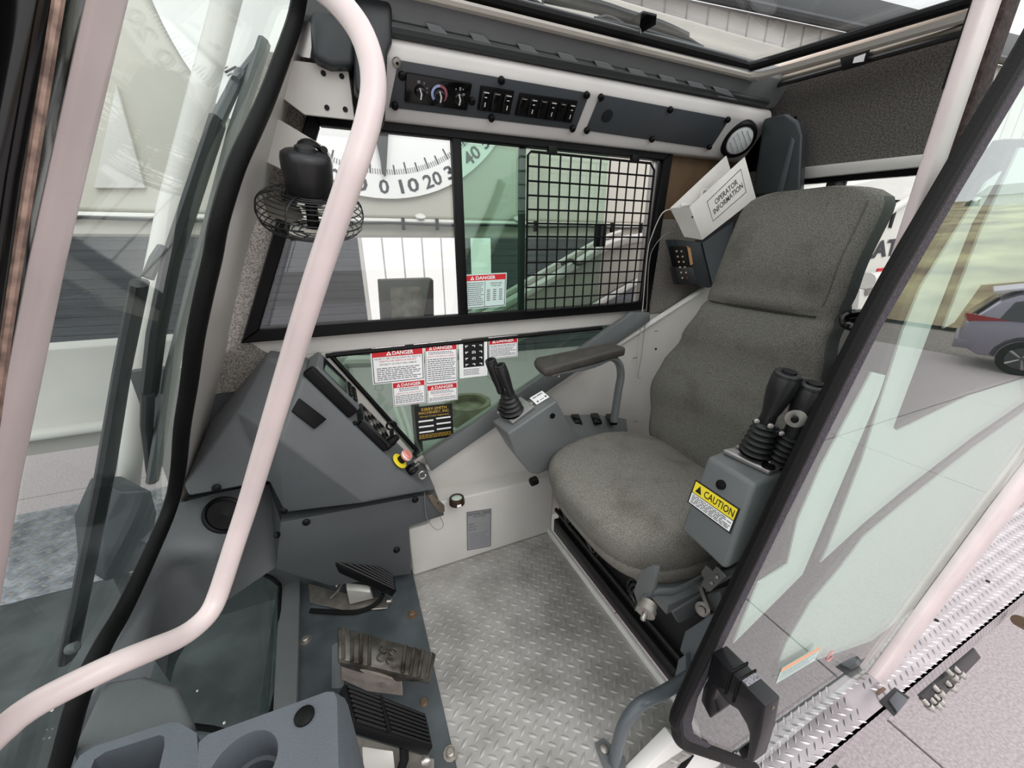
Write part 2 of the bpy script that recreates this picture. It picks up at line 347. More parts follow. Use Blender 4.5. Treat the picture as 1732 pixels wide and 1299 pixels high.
sill = MB(); sill.prism([at(1050, 1345, Y=.34), at(1141, 1252, Y=.34), at(1300, 1330, Y=.34), at(1300, 1420, Y=.34)], (0, .03, 0)); struct(sill.build('trim_8', white2, bevel=.004))
mb = MB(); mb.tube([at(1170, 1275, Y=.333), at(1120, 1345, Y=.333)], .006, 8); struct(mb.build('trim_9', rubber))
# ------------------------------------------------------------------ overhead: ceiling slope, sunroof, rear upper wall
ce = MB(); ce.prism([V((.0, 1.2, 1.62)), V((.0, 1.105, 1.532)), V((.0, 1.085, 1.535)), V((.0, 1.045, 1.60)), V((.0, 1.06, 1.64))], (1.47, 0, 0)); ceil = struct(ce.build('ceiling', ceil_g, bevel=.004))
mb = MB(); mb.tube([V((.12, 1.082, 1.54)), V((1.42, 1.082, 1.545))], (.016, .012), 10); mb.build('lower_lip', mat('deep_grey', '#2c3231', .45), ceil)
tabm = mat('tab_grey', '#7a7f80', .45)
for px in (718, 792, 872, 940, 1002, 1058, 1111, 1159, 1203):
    py = 37 + (px-718)*.222; N = (0, .066, .04)
    q = [atp(px, py, (0, 1.08, 1.54), (0, .85, .53)), atp(px+26, py+6, (0, 1.08, 1.54), (0, .85, .53)), atp(px+42, py+24, (0, 1.08, 1.54), (0, .85, .53)), atp(px+10, py+18, (0, 1.08, 1.54), (0, .85, .53))]
    m = MB(); m.prism(q, V((0, -.85, -.53))*.008); m.build('clip_tab', tabm, ceil, bevel=.001, seg=1)
ro = [at(560, -30, Z=1.615), at(1215, 106, Z=1.615), at(1262, 112, Z=1.615), at(1320, 98, Z=1.615), at(1645, 0, Z=1.612), at(1760, -36, Z=1.612)]
ro[0].y = 1.045; ro[1].y = 1.05
roof = struct(MB().prism([V((.05, .25, 1.617)), V((.05, 1.05, 1.617)), V((1.23, 1.06, 1.617)), ro[3], V((1.5, .25, 1.617))], (0, 0, .004)).build('window_4', roofglass, smooth=False))
mb = MB(); mb.tube([V((.05, 1.045, 1.615))]+ro[1:], .013, 10, smooth=5); mb.build('gasket', rubber, roof)
mb = MB(); mb.tube([V((.05, 1.035, 1.588)), V((1.2, 1.045, 1.588)), V((1.27, 1.045, 1.588)), V((1.32, .97, 1.588)), ro[4]-V((-.02, 0, .025))], .010, 8, smooth=5); mb.build('inner_trim', mat('beige_trim', '#a8a39a', .5), roof)
rw = MB(); XR = 1.5
rw.prism([at(1215, 150, X=XR), at(1700, 10, X=XR), at(1640, 262, X=XR), at(1575, 262, X=XR), at(1352, 284, X=XR), at(1250, 292, X=XR)], (.03, 0, 0)); hl = struct(rw.build('wall_rear', carpet_d))
mb = MB(); mb.prism([at(1345, 284, X=1.485), at(1640, 252, X=1.485), at(1640, 274, X=1.485), at(1345, 304, X=1.485)], (.02, 0, 0)); mb.build('window_head', white, hl, bevel=.004)
mb = MB(); mb.prism([V((XR, .45, -.05)), V((XR, 1.22, -.05)), V((XR, 1.22, .86)), V((XR, .45, .86))], (.03, 0, 0)); mb.build('lower_panel', white, hl)
mb = MB(); mb.prism([V((XR, 1.02, .86)), V((XR, 1.22, .86)), V((XR, 1.22, 1.5)), V((XR, 1.02, 1.5))], (.03, 0, 0)); mb.build('corner_panel', carpet_d, hl)
w5 = thing('window_5', 'x', 'x', (XR, .75, .9)); del w5['label']; del w5['category']; struct(w5)
fo = [V((XR, .42, .84)), V((XR, 1.03, .84)), V((XR, 1.0, 1.345)), V((XR, .42, 1.31))]; fi = [V((XR, .45, .88)), V((XR, .99, .88)), V((XR, .955, 1.285)), V((XR, .45, 1.265))]
mb = MB()
for i in range(4): j = (i+1) % 4; mb.prism([fo[i], fo[j], fi[j], fi[i]], (.02, 0, 0))
mb.build('window_frame', black, w5, bevel=.003)
mb = MB(); mb.box((XR+.02, .855, 1.08), (.01, .055, .42)); mb.build('mullion', black, w5)
mb = MB(); mb.prism(fi, (.004, 0, 0)); mb.build('pane', clearglass, w5, smooth=False)
# corner housings
mb = MB(); q = [(1290, 200), (1330, 190), (1350, 204), (1357, 228), (1352, 330), (1270, 332), (1282, 262)]
mb.prism([at(x, y, X=1.40) for x, y in q], (.06, .02, 0)); struct(mb.build('trim_10', mat('corner_housing', '#2f3537', .45), bevel=.012, seg=3))
mb = MB(); mb.prism([at(1338, 232, X=1.392), at(1343, 238, X=1.392), at(1322, 330, X=1.392), at(1312, 330, X=1.392)], (.01, 0, 0)); struct(mb.build('trim_11', panel_g, bevel=.002))
mb = MB(); q = [(521, -30), (527, 85), (532, 100), (560, 112), (600, 112), (610, -30)]
mb.prism([at(x, y, Y=1.08) for x, y in q], (0, .10, 0)); struct(mb.build('trim_12', mat('corner_shroud', '#33383b', .4), bevel=.012, seg=3))
mb = MB(); q = [(600, -30), (600, 150), (648, 215), (652, 200), (656, 90), (664, 70), (664, -30)]
mb.prism([at(x, y, Y=1.06) for x, y in q], (0, .12, 0)); struct(mb.build('trim_13', mat('corner_shroud_dark', '#26292c', .4), bevel=.010, seg=3))
# rear door pillar with the carpeted strip, rear quarter of the cab behind the door
mb = MB(); mb.box((.992, .410, .72), (.048, .020, 1.6)); struct(mb.build('trim_14', pillw, bevel=.006, seg=3))
mb = MB(); mb.prism([V((1.018, .395, 1.6)), V((1.062, .395, 1.6)), V((1.062, .395, .0)), V((1.018, .395, .0))], (0, .03, 0)); struct(mb.build('trim_15', mat('worn_dark_carpet', '#3d302f', .95, bump=1, bscale=250, var=.4, vscale=120), bevel=.006))
mb = MB(); mb.tube([at(1652, -10, Y=.42), at(1598, 150, Y=.42)], .0045, 8); struct(mb.build('trim_16', rubber))
def zz(pts): return [(1130+.569*a, 560+.569*b) for a, b in pts]
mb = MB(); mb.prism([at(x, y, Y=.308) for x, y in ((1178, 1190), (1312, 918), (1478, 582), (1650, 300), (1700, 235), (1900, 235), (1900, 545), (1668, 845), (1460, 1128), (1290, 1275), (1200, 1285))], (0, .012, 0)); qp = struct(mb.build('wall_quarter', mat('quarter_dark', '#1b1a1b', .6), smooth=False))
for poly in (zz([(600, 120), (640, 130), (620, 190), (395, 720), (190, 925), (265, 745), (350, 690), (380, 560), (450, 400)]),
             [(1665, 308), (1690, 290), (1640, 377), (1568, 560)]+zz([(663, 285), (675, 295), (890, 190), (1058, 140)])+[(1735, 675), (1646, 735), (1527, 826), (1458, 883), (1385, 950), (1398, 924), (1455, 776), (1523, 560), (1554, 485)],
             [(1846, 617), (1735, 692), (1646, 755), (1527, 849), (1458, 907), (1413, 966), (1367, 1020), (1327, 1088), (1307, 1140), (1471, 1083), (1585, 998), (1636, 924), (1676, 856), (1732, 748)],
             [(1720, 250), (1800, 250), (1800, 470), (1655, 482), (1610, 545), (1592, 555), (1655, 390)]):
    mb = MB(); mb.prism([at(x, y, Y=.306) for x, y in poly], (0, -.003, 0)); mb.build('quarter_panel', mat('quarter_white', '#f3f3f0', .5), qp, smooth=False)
# ------------------------------------------------------------------ operator seat
def plane3(a, b, c):
    N = (V(b)-V(a)).cross(V(c)-V(a)).normalized(); return (V(a), N)
def onp(pl, x, y, off=0.0):
    p = atp(x, y, pl[0], pl[1]); n = pl[1] if pl[1].dot(CAM-p) > 0 else -pl[1]
    return p + n*off
def facing(pl): return pl[1] if pl[1].dot(CAM-pl[0]) > 0 else -pl[1]
def interp(tab, t):
    for (a, va), (b, vb) in zip(tab, tab[1:]):
        if t <= b:
            k = (t-a)/(b-a); k = k*k*(3-2*k); return va+(vb-va)*k
    return tab[-1][1]
seat = thing('operator_seat', 'grey woven cloth operator seat with tall contoured backrest', 'seat', (.9, .72, 0))
def ring(z, xc, yc, w, d, n=56, e=3.2, bulge=0):
    out = []
    for k in range(n):
        a = 2*math.pi*k/n; c, s = math.cos(a), math.sin(a)
        u = math.copysign(abs(c)**(2/e), c); v = math.copysign(abs(s)**(2/e), s)
        x = xc + u*d/2
        if u < 0: x += bulge*(1-abs(v)**2)          # hollow between the side bolsters
        out.append(V((x, yc + v*w/2, z)))
    return out
wt = [(.40, .44), (.50, .48), (.60, .53), (.70, .51), (.80, .445), (.89, .395), (.96, .378), (1.06, .366), (1.14, .368), (1.25, .366)]
ct = [(.40, .74), (.62, .75), (.70, .745), (.80, .735), (.92, .73), (1.06, .722), (1.25, .722)]
xt = [(.40, .93), (.60, .955), (.80, 1.01), (1.0, 1.075), (1.25, 1.135)]
rg = []; z = .40; zs = []
while z < 1.2151: zs.append(z); z += .0163
zs += [1.222, 1.227, 1.2295]
for z in zs:
    k = 1.0
    if z > 1.15: t = min(1, (z-1.15)/.081); k = max(.35, (1-t**4)**.33)
    if z < .44: k = .86+.14*(z-.40)/.04
    wid, xx, cc = interp(wt, z)*(k if z > 1.15 else k), interp(xt, z), interp(ct, z)
    dep = (.145 if z < .95 else .125)*(1 if z < 1.15 else max(.3, (1-((z-1.15)/.083)**4)**.5))
    seam = .006 if abs(z-.925) < .009 else 0
    rg.append(ring(z, xx+dep/2+seam*0, cc, wid-seam*2, dep-seam*2, bulge=.03 if z < .93 else .012))
bk = MB().rings(rg).build('backrest', fabric2, seat, angle=70)
for p in bk.data.polygons:
    pass
bk.data.materials.append(fabric_side)
for p in bk.data.polygons:
    c = p.center
    if p.normal.x > .25 or (p.normal.y < -.8 and p.normal.x > -.35): p.material_index = 1
# stitched seams on the backrest
def back_front(y, z):
    wid, xx, cc = interp(wt, z), interp(xt, z), interp(ct, z); v = (y-cc)/(wid/2); v = max(-.985, min(.985, v))
    dep = .145 if z < .95 else .125; c_ = (1-abs(v)**3.2)**(1/3.2)
    return V((xx+dep/2 - c_*dep/2 + (.03 if z < .93 else .012)*(1-v*v) - .001, y, z))
mb = MB(); mb.tube([back_front(.575+.0315*i, .925-.004*math.sin(i/10*math.pi)) for i in range(0, 11)], .0022, 6); mb.build('back_seam', mat('seam_thread', '#2f2e2b', .9), seat)
mb = MB(); mb.tube([back_front(interp(ct, zz)-interp(wt, zz)*.42, zz) for zz in [.95+.02*i for i in range(13)]], .0016, 6); mb.build('side_seam', mat('seam_thread_grey', '#5c5a54', .9), seat)
# cushion
rg = []
prof = [(.315, .90, .90), (.322, .97, .96), (.345, 1, 1), (.372, 1.0, 1.0), (.376, .985, .985), (.380, 1.0, 1.0), (.42, 1.01, 1.0), (.45, 1.0, .995), (.472, .97, .97), (.486, .91, .92), (.493, .80, .82), (.496, .60, .62), (.497, .3, .3), (.4975, .05, .05)]
for z, kx, ky in prof:
    r_ = []
    for k in range(64):
        a = 2*math.pi*k/64; c_, s_ = math.cos(a), math.sin(a); e = 3.4
        u = math.copysign(abs(c_)**(2/e), c_)*kx; v = math.copysign(abs(s_)**(2/e), s_)*ky
        half = .268*(1-.10*(1-u)/2*1.0)
        x = .768 + u*.245 - (.035*(z-.33)/.12 if u < 0 else 0)*(-u)
        zz = z - .045*max(0, u)*((z-.315)/.18) - .022*(1-abs(v))*max(0, u)*((z-.315)/.18) - (.03*max(0, -u-.45)*((z-.315)/.18))
        r_.append(V((x, .727+v*half, zz)))
    rg.append(r_)
MB().rings(rg).build('cushion', fabric, seat, angle=70)
# suspension base, dark recess, vents and levers
mb = MB(); mb.box((.93, .70, .14), (.50, .78, .30)); mb.build('suspension_base', mat('black_bellows', '#0c0c0d', .6), seat, bevel=.006)
mb = MB()
mb.box((.672, .72, .03), (.02, .74, .06)); mb.box((.668, .72, .105), (.012, .74, .014)); mb.build('base_rail', mat('satin_black', '#101011', .35), seat, bevel=.002)
ventm = mat('vent_black', '#1b1b1d', .35)
for yy in (1.0, .84, .62):
    m = MB()
    for r, h in ((.052, .004), (.036, .008), (.02, .012)):
        m.tube([V((.678-h, yy+math.cos(t*2*math.pi/16)*r*.9, .135+math.sin(t*2*math.pi/16)*r)) for t in range(16)], .005, 6, closed=True)
    m.build('floor_vent', ventm, seat)
mb = MB(); mb.prism([V((.60, .985, .30)), V((.60, .985, .36)), V((.70, .985, .36)), V((.78, .985, .30)), V((.70, .985, .26))], (0, -.012, 0)); mb.prism([V((.60, .46, .30)), V((.80, .46, .33)), V((.80, .46, .24)), V((.63, .46, .25))], (0, -.012, 0)); mb.box((.74, .72, .305), (.30, .53, .03)); mb.build('seat_frame', greym, seat, bevel=.003)
# adjusting lever and bracket at the near front corner
mb = MB(); q = [(1078, 1022), (1071, 1000), (1084, 965), (1100, 957), (1110, 960), (1105, 990), (1090, 1032)]
mb.prism([at(x, y, X=.515) for x, y in q], (.012, 0, 0)); mb.build('height_lever', greym, seat, bevel=.002)
pts = [at(1082, 1028, X=.515), at(1094, 1008, X=.52), at(1110, 1001, X=.54), at(1138, 1001, X=.58), at(1160, 992, X=.62), at(1190, 975, X=.70)]
mb = MB(); mb.tube(pts, (.006, .016), 8, flat=(0, .6, .8)); mb.build('lever_strap', greym, seat)
o = at(1096, 1026, X=.508); ax = (V((-.8, -.45, -.25))).normalized()
mb = MB(); mb.lathe([(.012, -.01), (.017, -.008), (.017, .002), (.020, .004), (.020, .016), (.012, .018)], o, ax, 16); mb.build('knob', zinc, seat)
mb = MB(); mb.lathe([(.006, .018), (.006, .03), (.004, .032)], o, ax, 10); mb.build('knob_stud', steel, seat)
mb = MB(); mb.prism([at(1140, 1020, X=.68), at(1218, 1000, X=.70), at(1225, 1050, X=.70), at(1180, 1060, X=.68), at(1158, 1045, X=.68)], (.05, 0, 0)); mb.build('pivot_bracket', greym, seat, bevel=.003)
mb = MB(); mb.lathe([(.017, 0), (.017, .003), (.009, .004), (.008, .010)], at(1189, 1030, X=.675), (-.9, -.3, .3), 14); mb.build('pivot_bolt', zinc, seat)
mb = MB(); q = [(1185, 968), (1193, 956), (1204, 967), (1211, 958), (1229, 976), (1200, 1002), (1184, 990), (1190, 980)]
mb.prism([at(x, y, X=.645) for x, y in q], (.006, 0, 0)); mb.build('hinge_plate', mat('dull_zinc', '#7b7b79', .4, .7), seat, bevel=.001, seg=1)
mb = MB()
for x, y in ((1213, 975), (1204, 985)): mb.lathe([(.005, 0), (.004, .003), (.001, .004)], at(x, y, X=.644), (-1, -.2, 0), 10)
mb.build('rivet', steel, seat)
mb = MB(); mb.box(at(1192, 1010, X=.66), (.006, .05, .012), rot=(.9, 0, 0)); mb.build('steel_pin', steel, seat)
mb = MB(); q = [(1158, 1068), (1200, 1040), (1230, 1040), (1230, 1120), (1165, 1120), (1149, 1100)]
mb.prism([at(x, y, X=.66) for x, y in q], (.10, 0, 0)); mb.build('cover_box', mat('light_grey_cover', '#666c70', .4), seat, bevel=.004)
mb = MB(); mb.prism([at(1140, 1150, X=.645), at(1147, 1116, X=.645), at(1160, 1106, X=.645), at(1160, 1170, X=.645), at(1140, 1180, X=.645)], (.04, 0, 0)); mb.build('channel_end', mat('light_grey_cover', '#666c70'), seat, bevel=.002)
# far armrest
arm = MB(); a0 = at(903, 612, Y=1.02); q = [(902, 608), (925, 632), (1060, 602), (1060, 588), (1035, 579), (1010, 578), (905, 605)]
top = [at(902, 607, Y=1.035), at(928, 634, Y=.965), at(1060, 603, Y=.965), at(1061, 588, Y=.965), at(1036, 577, Y=1.03), at(1005, 577, Y=1.04)]
pad = MB(); P0 = [V((p.x, p.y, .5*(p.z+.755))) for p in top]
zt = lambda p: p.z
c1 = [at(903, 604, Y=1.04), at(922, 624, Y=.965), at(1060, 587, Y=.965), at(1034, 578, Y=1.04)]
pad.hull([p for p in c1] + [p+V((0, 0, -.03)) for p in c1] + [c1[0].lerp(c1[1], .5)+V((-.015, 0, -.012))]); padm = mat('worn_armrest_vinyl', '#3d3935', .6, bump=.4, bscale=250, var=.2, vscale=40)
pad.build('armrest_pad', padm, seat, bevel=.010, seg=3)
mb = MB(); mb.tube([at(930, 632, Y=.985), at(1000, 617, Y=.99), at(1030, 605, Y=.99), at(1046, 614, Y=.99), at(1050, 635, Y=.99), at(1046, 660, Y=.99), at(1038, 712, Y=.99)], (.011, .017), 10, smooth=4, flat=(0, 0, 1)); mb.build('armrest_bracket', greym, seat)
mb = MB(); mb.lathe([(.006, 0), (.006, -.006)], at(945, 634, Y=.975), (0, 0, 1), 8); mb.build('armrest_screw', steel, seat)
# black grab loop behind the backrest
mb = MB(); mb.tube([at(1480, 530, X=1.12), at(1450, 530, X=1.08), at(1429, 535, X=1.06), at(1430, 548, X=1.06), at(1446, 556, X=1.06), at(1443, 575, X=1.08), at(1425, 640, X=1.1)], .010, 10, smooth=5); mb.build('recline_handle', blackg, seat)

# ------------------------------------------------------------------ joystick consoles
def bellows(o, axis, r0, r1, h, n, name, parent):
    pr = [(r0*1.05, 0)]
    for k in range(n):
        r = r0+(r1-r0)*k/n; z = h*k/n; pr += [(r*.80, z), (r*1.08, z+h/n*.45), (r*.80, z+h/n*.92)]
    pr.append((r1*.6, h)); m = MB(); m.lathe(pr, o, axis, 20); return m.build(name, mat('bellows_rubber', '#141415', .45), parent, angle=50)
def grip(o, tip, r0, r1, parent, slot=True):
    ax = (tip-o); h = ax.length; m = MB()
    m.lathe([(r0*.9, 0), (r0, h*.06), (r0*.97, h*.2), ((r0+r1)*.52, h*.45), (r1, h*.66), (r1*1.02, h*.9), (r1*.95, h*.93), (r1*1.0, h*.94), (r1*.98, h*.985), (r1*.88, h)], o, ax, 24)
    g_ = m.build('joystick_grip', mat('grip_black', '#1d1d1f', .38), parent); u = ax.normalized()
    m = MB(); m.lathe([(r1*.55, -.001), (r1*.5, .003)], tip, u, 12); m.build('top_button', black, g_)
    return g_
pod = thing('joystick_console', 'grey joystick console by far armrest below the triangular window', 'console', at(905, 800, Y=.98))
n0 = [at(859, 734, Y=.94), at(942, 678, Y=.94), at(963, 727, Y=.94), at(990, 770, Y=.94), at(910, 803, Y=.94), at(896, 800, Y=.94), at(872, 770, Y=.94)]
dv = V((.012, .075, 0)); f0 = [at(832, 712, Y=1.02), at(919, 660, Y=1.02)]
mb = MB(); mb.hull(n0 + f0 + [p+V((0, .08, 0)) for p in n0[2:]]); mb.build('housing', greym, pod, bevel=.006, seg=3)
pl = plane3(n0[0], n0[1], f0[0]); up = facing(pl)
mb = MB(); q = [(842, 702), (868, 719), (906, 691), (882, 674)]; mb.prism([onp(pl, x, y, .001) for x, y in q], up*.010); mb.build('bezel_plate', alu, pod, bevel=.003)
for x, y in ((846, 702), (865, 713), (900, 687)):
    mb = MB(); mb.lathe([(.006, .011), (.006, .014), (.003, .015)], onp(pl, x, y), up, 10); mb.build('screw', steel, pod)
b0 = onp(pl, 867, 699, .01); t0 = at(858, 664, Y=.985)
bellows(b0, t0-b0, .036, .017, (t0-b0).length, 5, 'bellows', pod)
grip(at(865, 668, Y=.965), at(845, 617, Y=.965), .012, .0165, pod)
bellows(at(856, 690, Y=1.0), V((-.12, 0, 1)), .026, .013, .035, 3, 'bellows', pod)
grip(at(848, 664, Y=1.005), at(829, 608, Y=1.005), .012, .0165, pod)
L = [onp(pl, 896, 674, .001), onp(pl, 917, 661.5, .001), onp(pl, 908, 685, .001)]
sh = Sheet(L[0], L[1]-L[0], L[2]-L[0], up); s_ = sh.slab('function_sticker', lab_w, pod); r_ = random.Random(3)
sh.rects('print_mark', ink, [(.12, .2, .4, .3), (.45, .18, .85, .28), (.15, .7, .28, .85), (.38, .76, .7, .82), (.8, .65, .92, .82)], s_)
mb = MB(); mb.lathe([(.0085, 0), (.0085, .004), (.005, .005)], at(934, 703, Y=.94), (0, -1, 0), 14); mb.build('plug', black, pod)
mb = MB(); mb.lathe([(.014, 0), (.014, .02), (.009, .022)], at(907, 812, Y=.94), (-1, -.2, 0), 14); mb.build('adjust_knob', black, pod)
# switch block behind it
sw = thing('switch_panel', 'low switch panel with black rockers behind far joystick console', 'switch panel', at(1000, 725, Y=1.03))
mb = MB(); q = [(953, 702), (1010, 700), (1060, 708), (1065, 760), (962, 760), (956, 730)]
mb.prism([at(x, y, Y=1.10 if y < 715 else .99) for x, y in q], (0, .02, -.03)); mb.build('housing', greym, sw, bevel=.005)
for k, (x, y) in enumerate(((975, 712), (1008, 710), (1034, 711))):
    m = MB(); m.box(at(x, y, Y=1.065)+V((0, 0, .004)), (.030, .055, .014), rot=(.25, 0, -.3)); m.build('rocker_switch', blackg, sw, bevel=.003)

pod2 = thing('joystick_console', 'grey joystick console with yellow caution sticker nearest the door', 'console', at(1200, 980, X=.72))
TL, TR, BR, BL = at(1196, 771, X=.655), at(1277, 820, X=.655), at(1226, 967, X=.60), at(1150, 895, X=.60)
bx = V((.16, .0, .014)); BL2 = at(1158, 868, X=.675)
mb = MB(); mb.hull([TL, TR, BR, BL, TL+bx, TR+bx, BR+V((.19, 0, .02)), BL+V((.19, 0, .02))]); mb.build('housing', greym, pod2, bevel=.009, seg=4)
pf = plane3(TL, TR, BL); fu = facing(pf); pt = plane3(TL, TR, TL+bx); tu = facing(pt)
mb = MB(); mb.prism([onp(pt, x, y, .001) for x, y in ((1220, 768), (1300, 806), (1338, 792), (1290, 755))], tu*.012); mb.build('bezel_plate', alu, pod2, bevel=.004, seg=3)
mb = MB(); mb.prism([onp(pt, x, y, .013) for x, y in ((1240, 766), (1300, 796), (1332, 785), (1290, 757))], tu*.007); mb.build('bezel_step', alu, pod2, bevel=.003, seg=2)
mb = MB(); mb.lathe([(.012, .014), (.011, .017), (.006, .016)], onp(pt, 1297, 799), tu, 16); mb.build('slot_screw', black, pod2)
c0 = at(1278, 766, X=.715); c1_ = at(1297, 714, X=.715); bellows(c0, c1_-c0, .029, .020, (c1_-c0).length, 6, 'bellows', pod2)
grip(at(1295, 716, X=.715), at(1335, 630, X=.715), .0145, .0235, pod2)
c0 = at(1316, 778, X=.745); c1_ = at(1342, 734, X=.745); bellows(c0, c1_-c0, .030, .020, (c1_-c0).length, 6, 'bellows', pod2)
g2 = grip(at(1340, 738, X=.745), at(1378, 650, X=.745), .017, .025, pod2)
ctr = at(1346, 707, X=.72); mb = MB(); mb.lathe([(.016, 0), (.017, .004), (.010, .005)], ctr, (-.8, -.6, 0), 16); mb.build('chrome_ring', steel, g2, label='chrome toggle collar')
mb = MB(); mb.lathe([(.005, .0), (.006, .016), (.004, .018)], ctr, (-.9, -.4, .1), 10); mb.build('toggle', black, g2)
for x, y, X in ((1280, 711, .70), (1303, 719, .70), (1322, 732, .725)):
    mb = MB(); mb.lathe([(.005, 0), (.005, .005), (.002, .006)], at(x, y, X=X), (-.8, -.6, 0), 10); mb.build('clamp_screw', steel, pod2)
mb = MB(); mb.lathe([(.010, 0), (.0095, .004), (.004, .005)], onp(pf, 1220, 820), fu, 14); mb.build('plug', black, pod2)
A, B, Cc = onp(pf, 1177, 811), onp(pf, 1252, 861), onp(pf, 1163, 849)
sh = Sheet(A, B-A, Cc-A, fu); s_ = sh.slab('caution_sticker', lab_k, pod2)
sh.rects('yellow_band', lab_y, [(.03, .05, .97, .50)], s_, .0016); sh.rects('white_band', lab_w, [(.03, .53, .97, .95)], s_, .0016)
sh.poly('warning_triangle', lab_k, [[(.08, .42), (.155, .12), (.23, .42)]], s_, .0020); sh.text('lettering', lab_k, [('CAUTION', .28, .14, .94, .42)], s_, .0020)
sh.rects('fine_print', ink, word_bars(.06, .57, .95, .93, 6, r_), s_, .0020)

# ------------------------------------------------------------------ instrument console (far front corner)
dv = {0: at(311, 820, Y=1.06), 1: at(359, 711, Y=1.12), 2: at(450, 606, Y=1.10), 3: at(515, 637, Y=1.01), 4: at(691, 806, Y=1.0), 5: at(718, 826, Y=1.0), 6: at(738, 828, Y=1.03), 7: at(617, 850, Y=.965),
      8: at(474, 745, Y=.94), 9: at(400, 697, Y=1.02), 10: at(481, 867, Y=1.05), 11: at(455, 815, Y=1.045), 12: at(318, 840, Y=1.05)}
for k, s_ in ((13, 2), (14, 3), (15, 5), (16, 6), (17, 1), (18, 0), (19, 12)): dv[k] = V((dv[s_].x, 1.192, dv[s_].z))
dash = thing('instrument_console', 'dark grey moulded instrument console sloping down beside the far wall', 'console', (-.1, 1.1, 0))
fs = [(1, 2, 9), (2, 3, 8, 9), (3, 4, 7, 8), (4, 5, 6, 7), (8, 7, 10), (8, 10, 11), (9, 8, 11), (0, 1, 9), (0, 9, 11, 12), (2, 13, 14, 3), (3, 14, 15, 4), (4, 15, 5), (5, 15, 16, 6), (1, 17, 13, 2), (0, 18, 17, 1), (0, 12, 19, 18), (6, 16, 10, 7), (10, 16, 19, 12, 11), (13, 17, 18, 19, 16, 15, 14)]
mb = MB(); mb.mesh([dv[i] for i in range(20)], fs); mb.build('housing', dash_m, dash, bevel=.007, seg=3, angle=40)
lowp = MB(); q = [(474, 884), (738, 834), (752, 872), (692, 891), (696, 971), (560, 992), (466, 963)]
lowp.prism([at(x, y, Y=1.055) for x, y in q], (0, .04, 0)); lowp.build('lower_panel', dash_d, dash, bevel=.004)
facet = plane3(dv[3], dv[4], dv[8]); fn = facing(facet)
mb = MB(); mb.prism([onp(facet, x, y, .0) for x, y in ((505, 673), (552, 709), (531, 726), (492, 696))], fn*.006); mb.build('blank_cover', mat('satin_rubber', '#0a0a0b', .55, spec=.2), dash, bevel=.004, seg=3)
inst = plane3(dv[3], dv[4], dv[14]); iu = facing(inst); ax = (dv[4]-dv[3]).normalized(); ay = V((0, 1, 0))
def ipt(s, y, h=0): return dv[3] + ax*s + ay*y + iu*h
L34 = (dv[4]-dv[3]).length
mb = MB(); mb.prism([ipt(.0, .02), ipt(.0, .17), ipt(.155, .17), ipt(.155, .02)], iu*.035); disp = mb.build('display_unit', mat('display_housing', '#5d6363', .45), dash, bevel=.005)
mb = MB(); mb.prism([ipt(.02, .035, .0355), ipt(.02, .155, .0355), ipt(.105, .155, .0355), ipt(.105, .035, .0355)], iu*.001); mb.build('screen', mat('screen_dark', '#1d2224', .08), disp)
for i in range(4):
    for j in range(2):
        m = MB(); m.box(ipt(.118+.018*j, .05+.028*i, .038), (.011, .018, .006), R=Matrix((ax, ay, iu)).transposed()); m.build('key', black, disp, bevel=.001, seg=1)
mb = MB(); mb.prism([ipt(-.008, .0, .0), ipt(-.008, .02, .0), ipt(.152, .02, .0), ipt(.152, .0, .0)], iu*.030); mb.build('display_hood', black, dash, bevel=.006, seg=3)
mb = MB(); mb.prism([ipt(.185, .025), ipt(.185, .15), ipt(.30, .15), ipt(.30, .025)], iu*.022); kp = mb.build('gauge_keypad', mat('keypad_black', '#1f2223', .4), dash, bevel=.004)
for i in range(6):
    for j in range(3):
        m = MB(); m.box(ipt(.197+.018*i, .045+.036*j, .0235), (.010, .022, .004), R=Matrix((ax, ay, iu)).transposed()); m.build('key', zinc if (i+j) % 2 else black, kp, smooth=False)
mb = MB(); mb.prism([ipt(.18, .0), ipt(.18, .02), ipt(.29, .02), ipt(.29, .0)], iu*.018); mb.build('keypad_hood', black, dash, bevel=.005)
mb = MB(); mb.lathe([(.006, 0), (.006, .006), (.003, .008)], ipt(.172, .004, .0), iu, 12); mb.build('indicator', black, dash)
kb = at(664, 745, Y=1.04); ku = (iu+V((0, -.2, .1))).normalized()
mb = MB(); mb.lathe([(.014, -.03), (.014, .0), (.011, .006), (.009, .018)], kb, ku, 16); ksw = mb.build('ignition_switch', black, dash)
kc = at(662, 720, Y=1.035); mb = MB(); mb.tube([kc+V((math.cos(t*math.pi/8)*.013, 0, math.sin(t*math.pi/8)*.012)) for t in range(16)], .0032, 8, closed=True); mb.box(kb+V((0, 0, .022)), (.012, .004, .018)); mb.build('key_ring', black, ksw)
eb = at(677, 779, Y=1.01); eu = (V((.75, -.25, .65))).normalized()
mb = MB(); mb.lathe([(.024, -.004), (.024, .0), (.016, .001)], eb, eu, 24); est = mb.build('stop_button', lab_y, dash, label='yellow emergency stop plate')
mb = MB(); mb.lathe([(.012, 0), (.012, .016)], eb, eu, 18); mb.build('collar', black, est)
mb = MB(); mb.lathe([(.014, .016), (.017, .020), (.017, .030), (.014, .034)], eb, eu, 20); mb.build('red_knob', mat('faded_red', '#d8897f', .35), est)
mb = MB(); mb.lathe([(.0172, .024), (.0174, .026), (.0172, .028)], eb, eu, 20); mb.build('white_band', lab_w, est)
kb = at(697, 793, Y=1.03); mb = MB(); mb.lathe([(.015, -.02), (.017, .0), (.014, .012)], kb, eu, 16); mb.build('key_switch', blackg, dash)
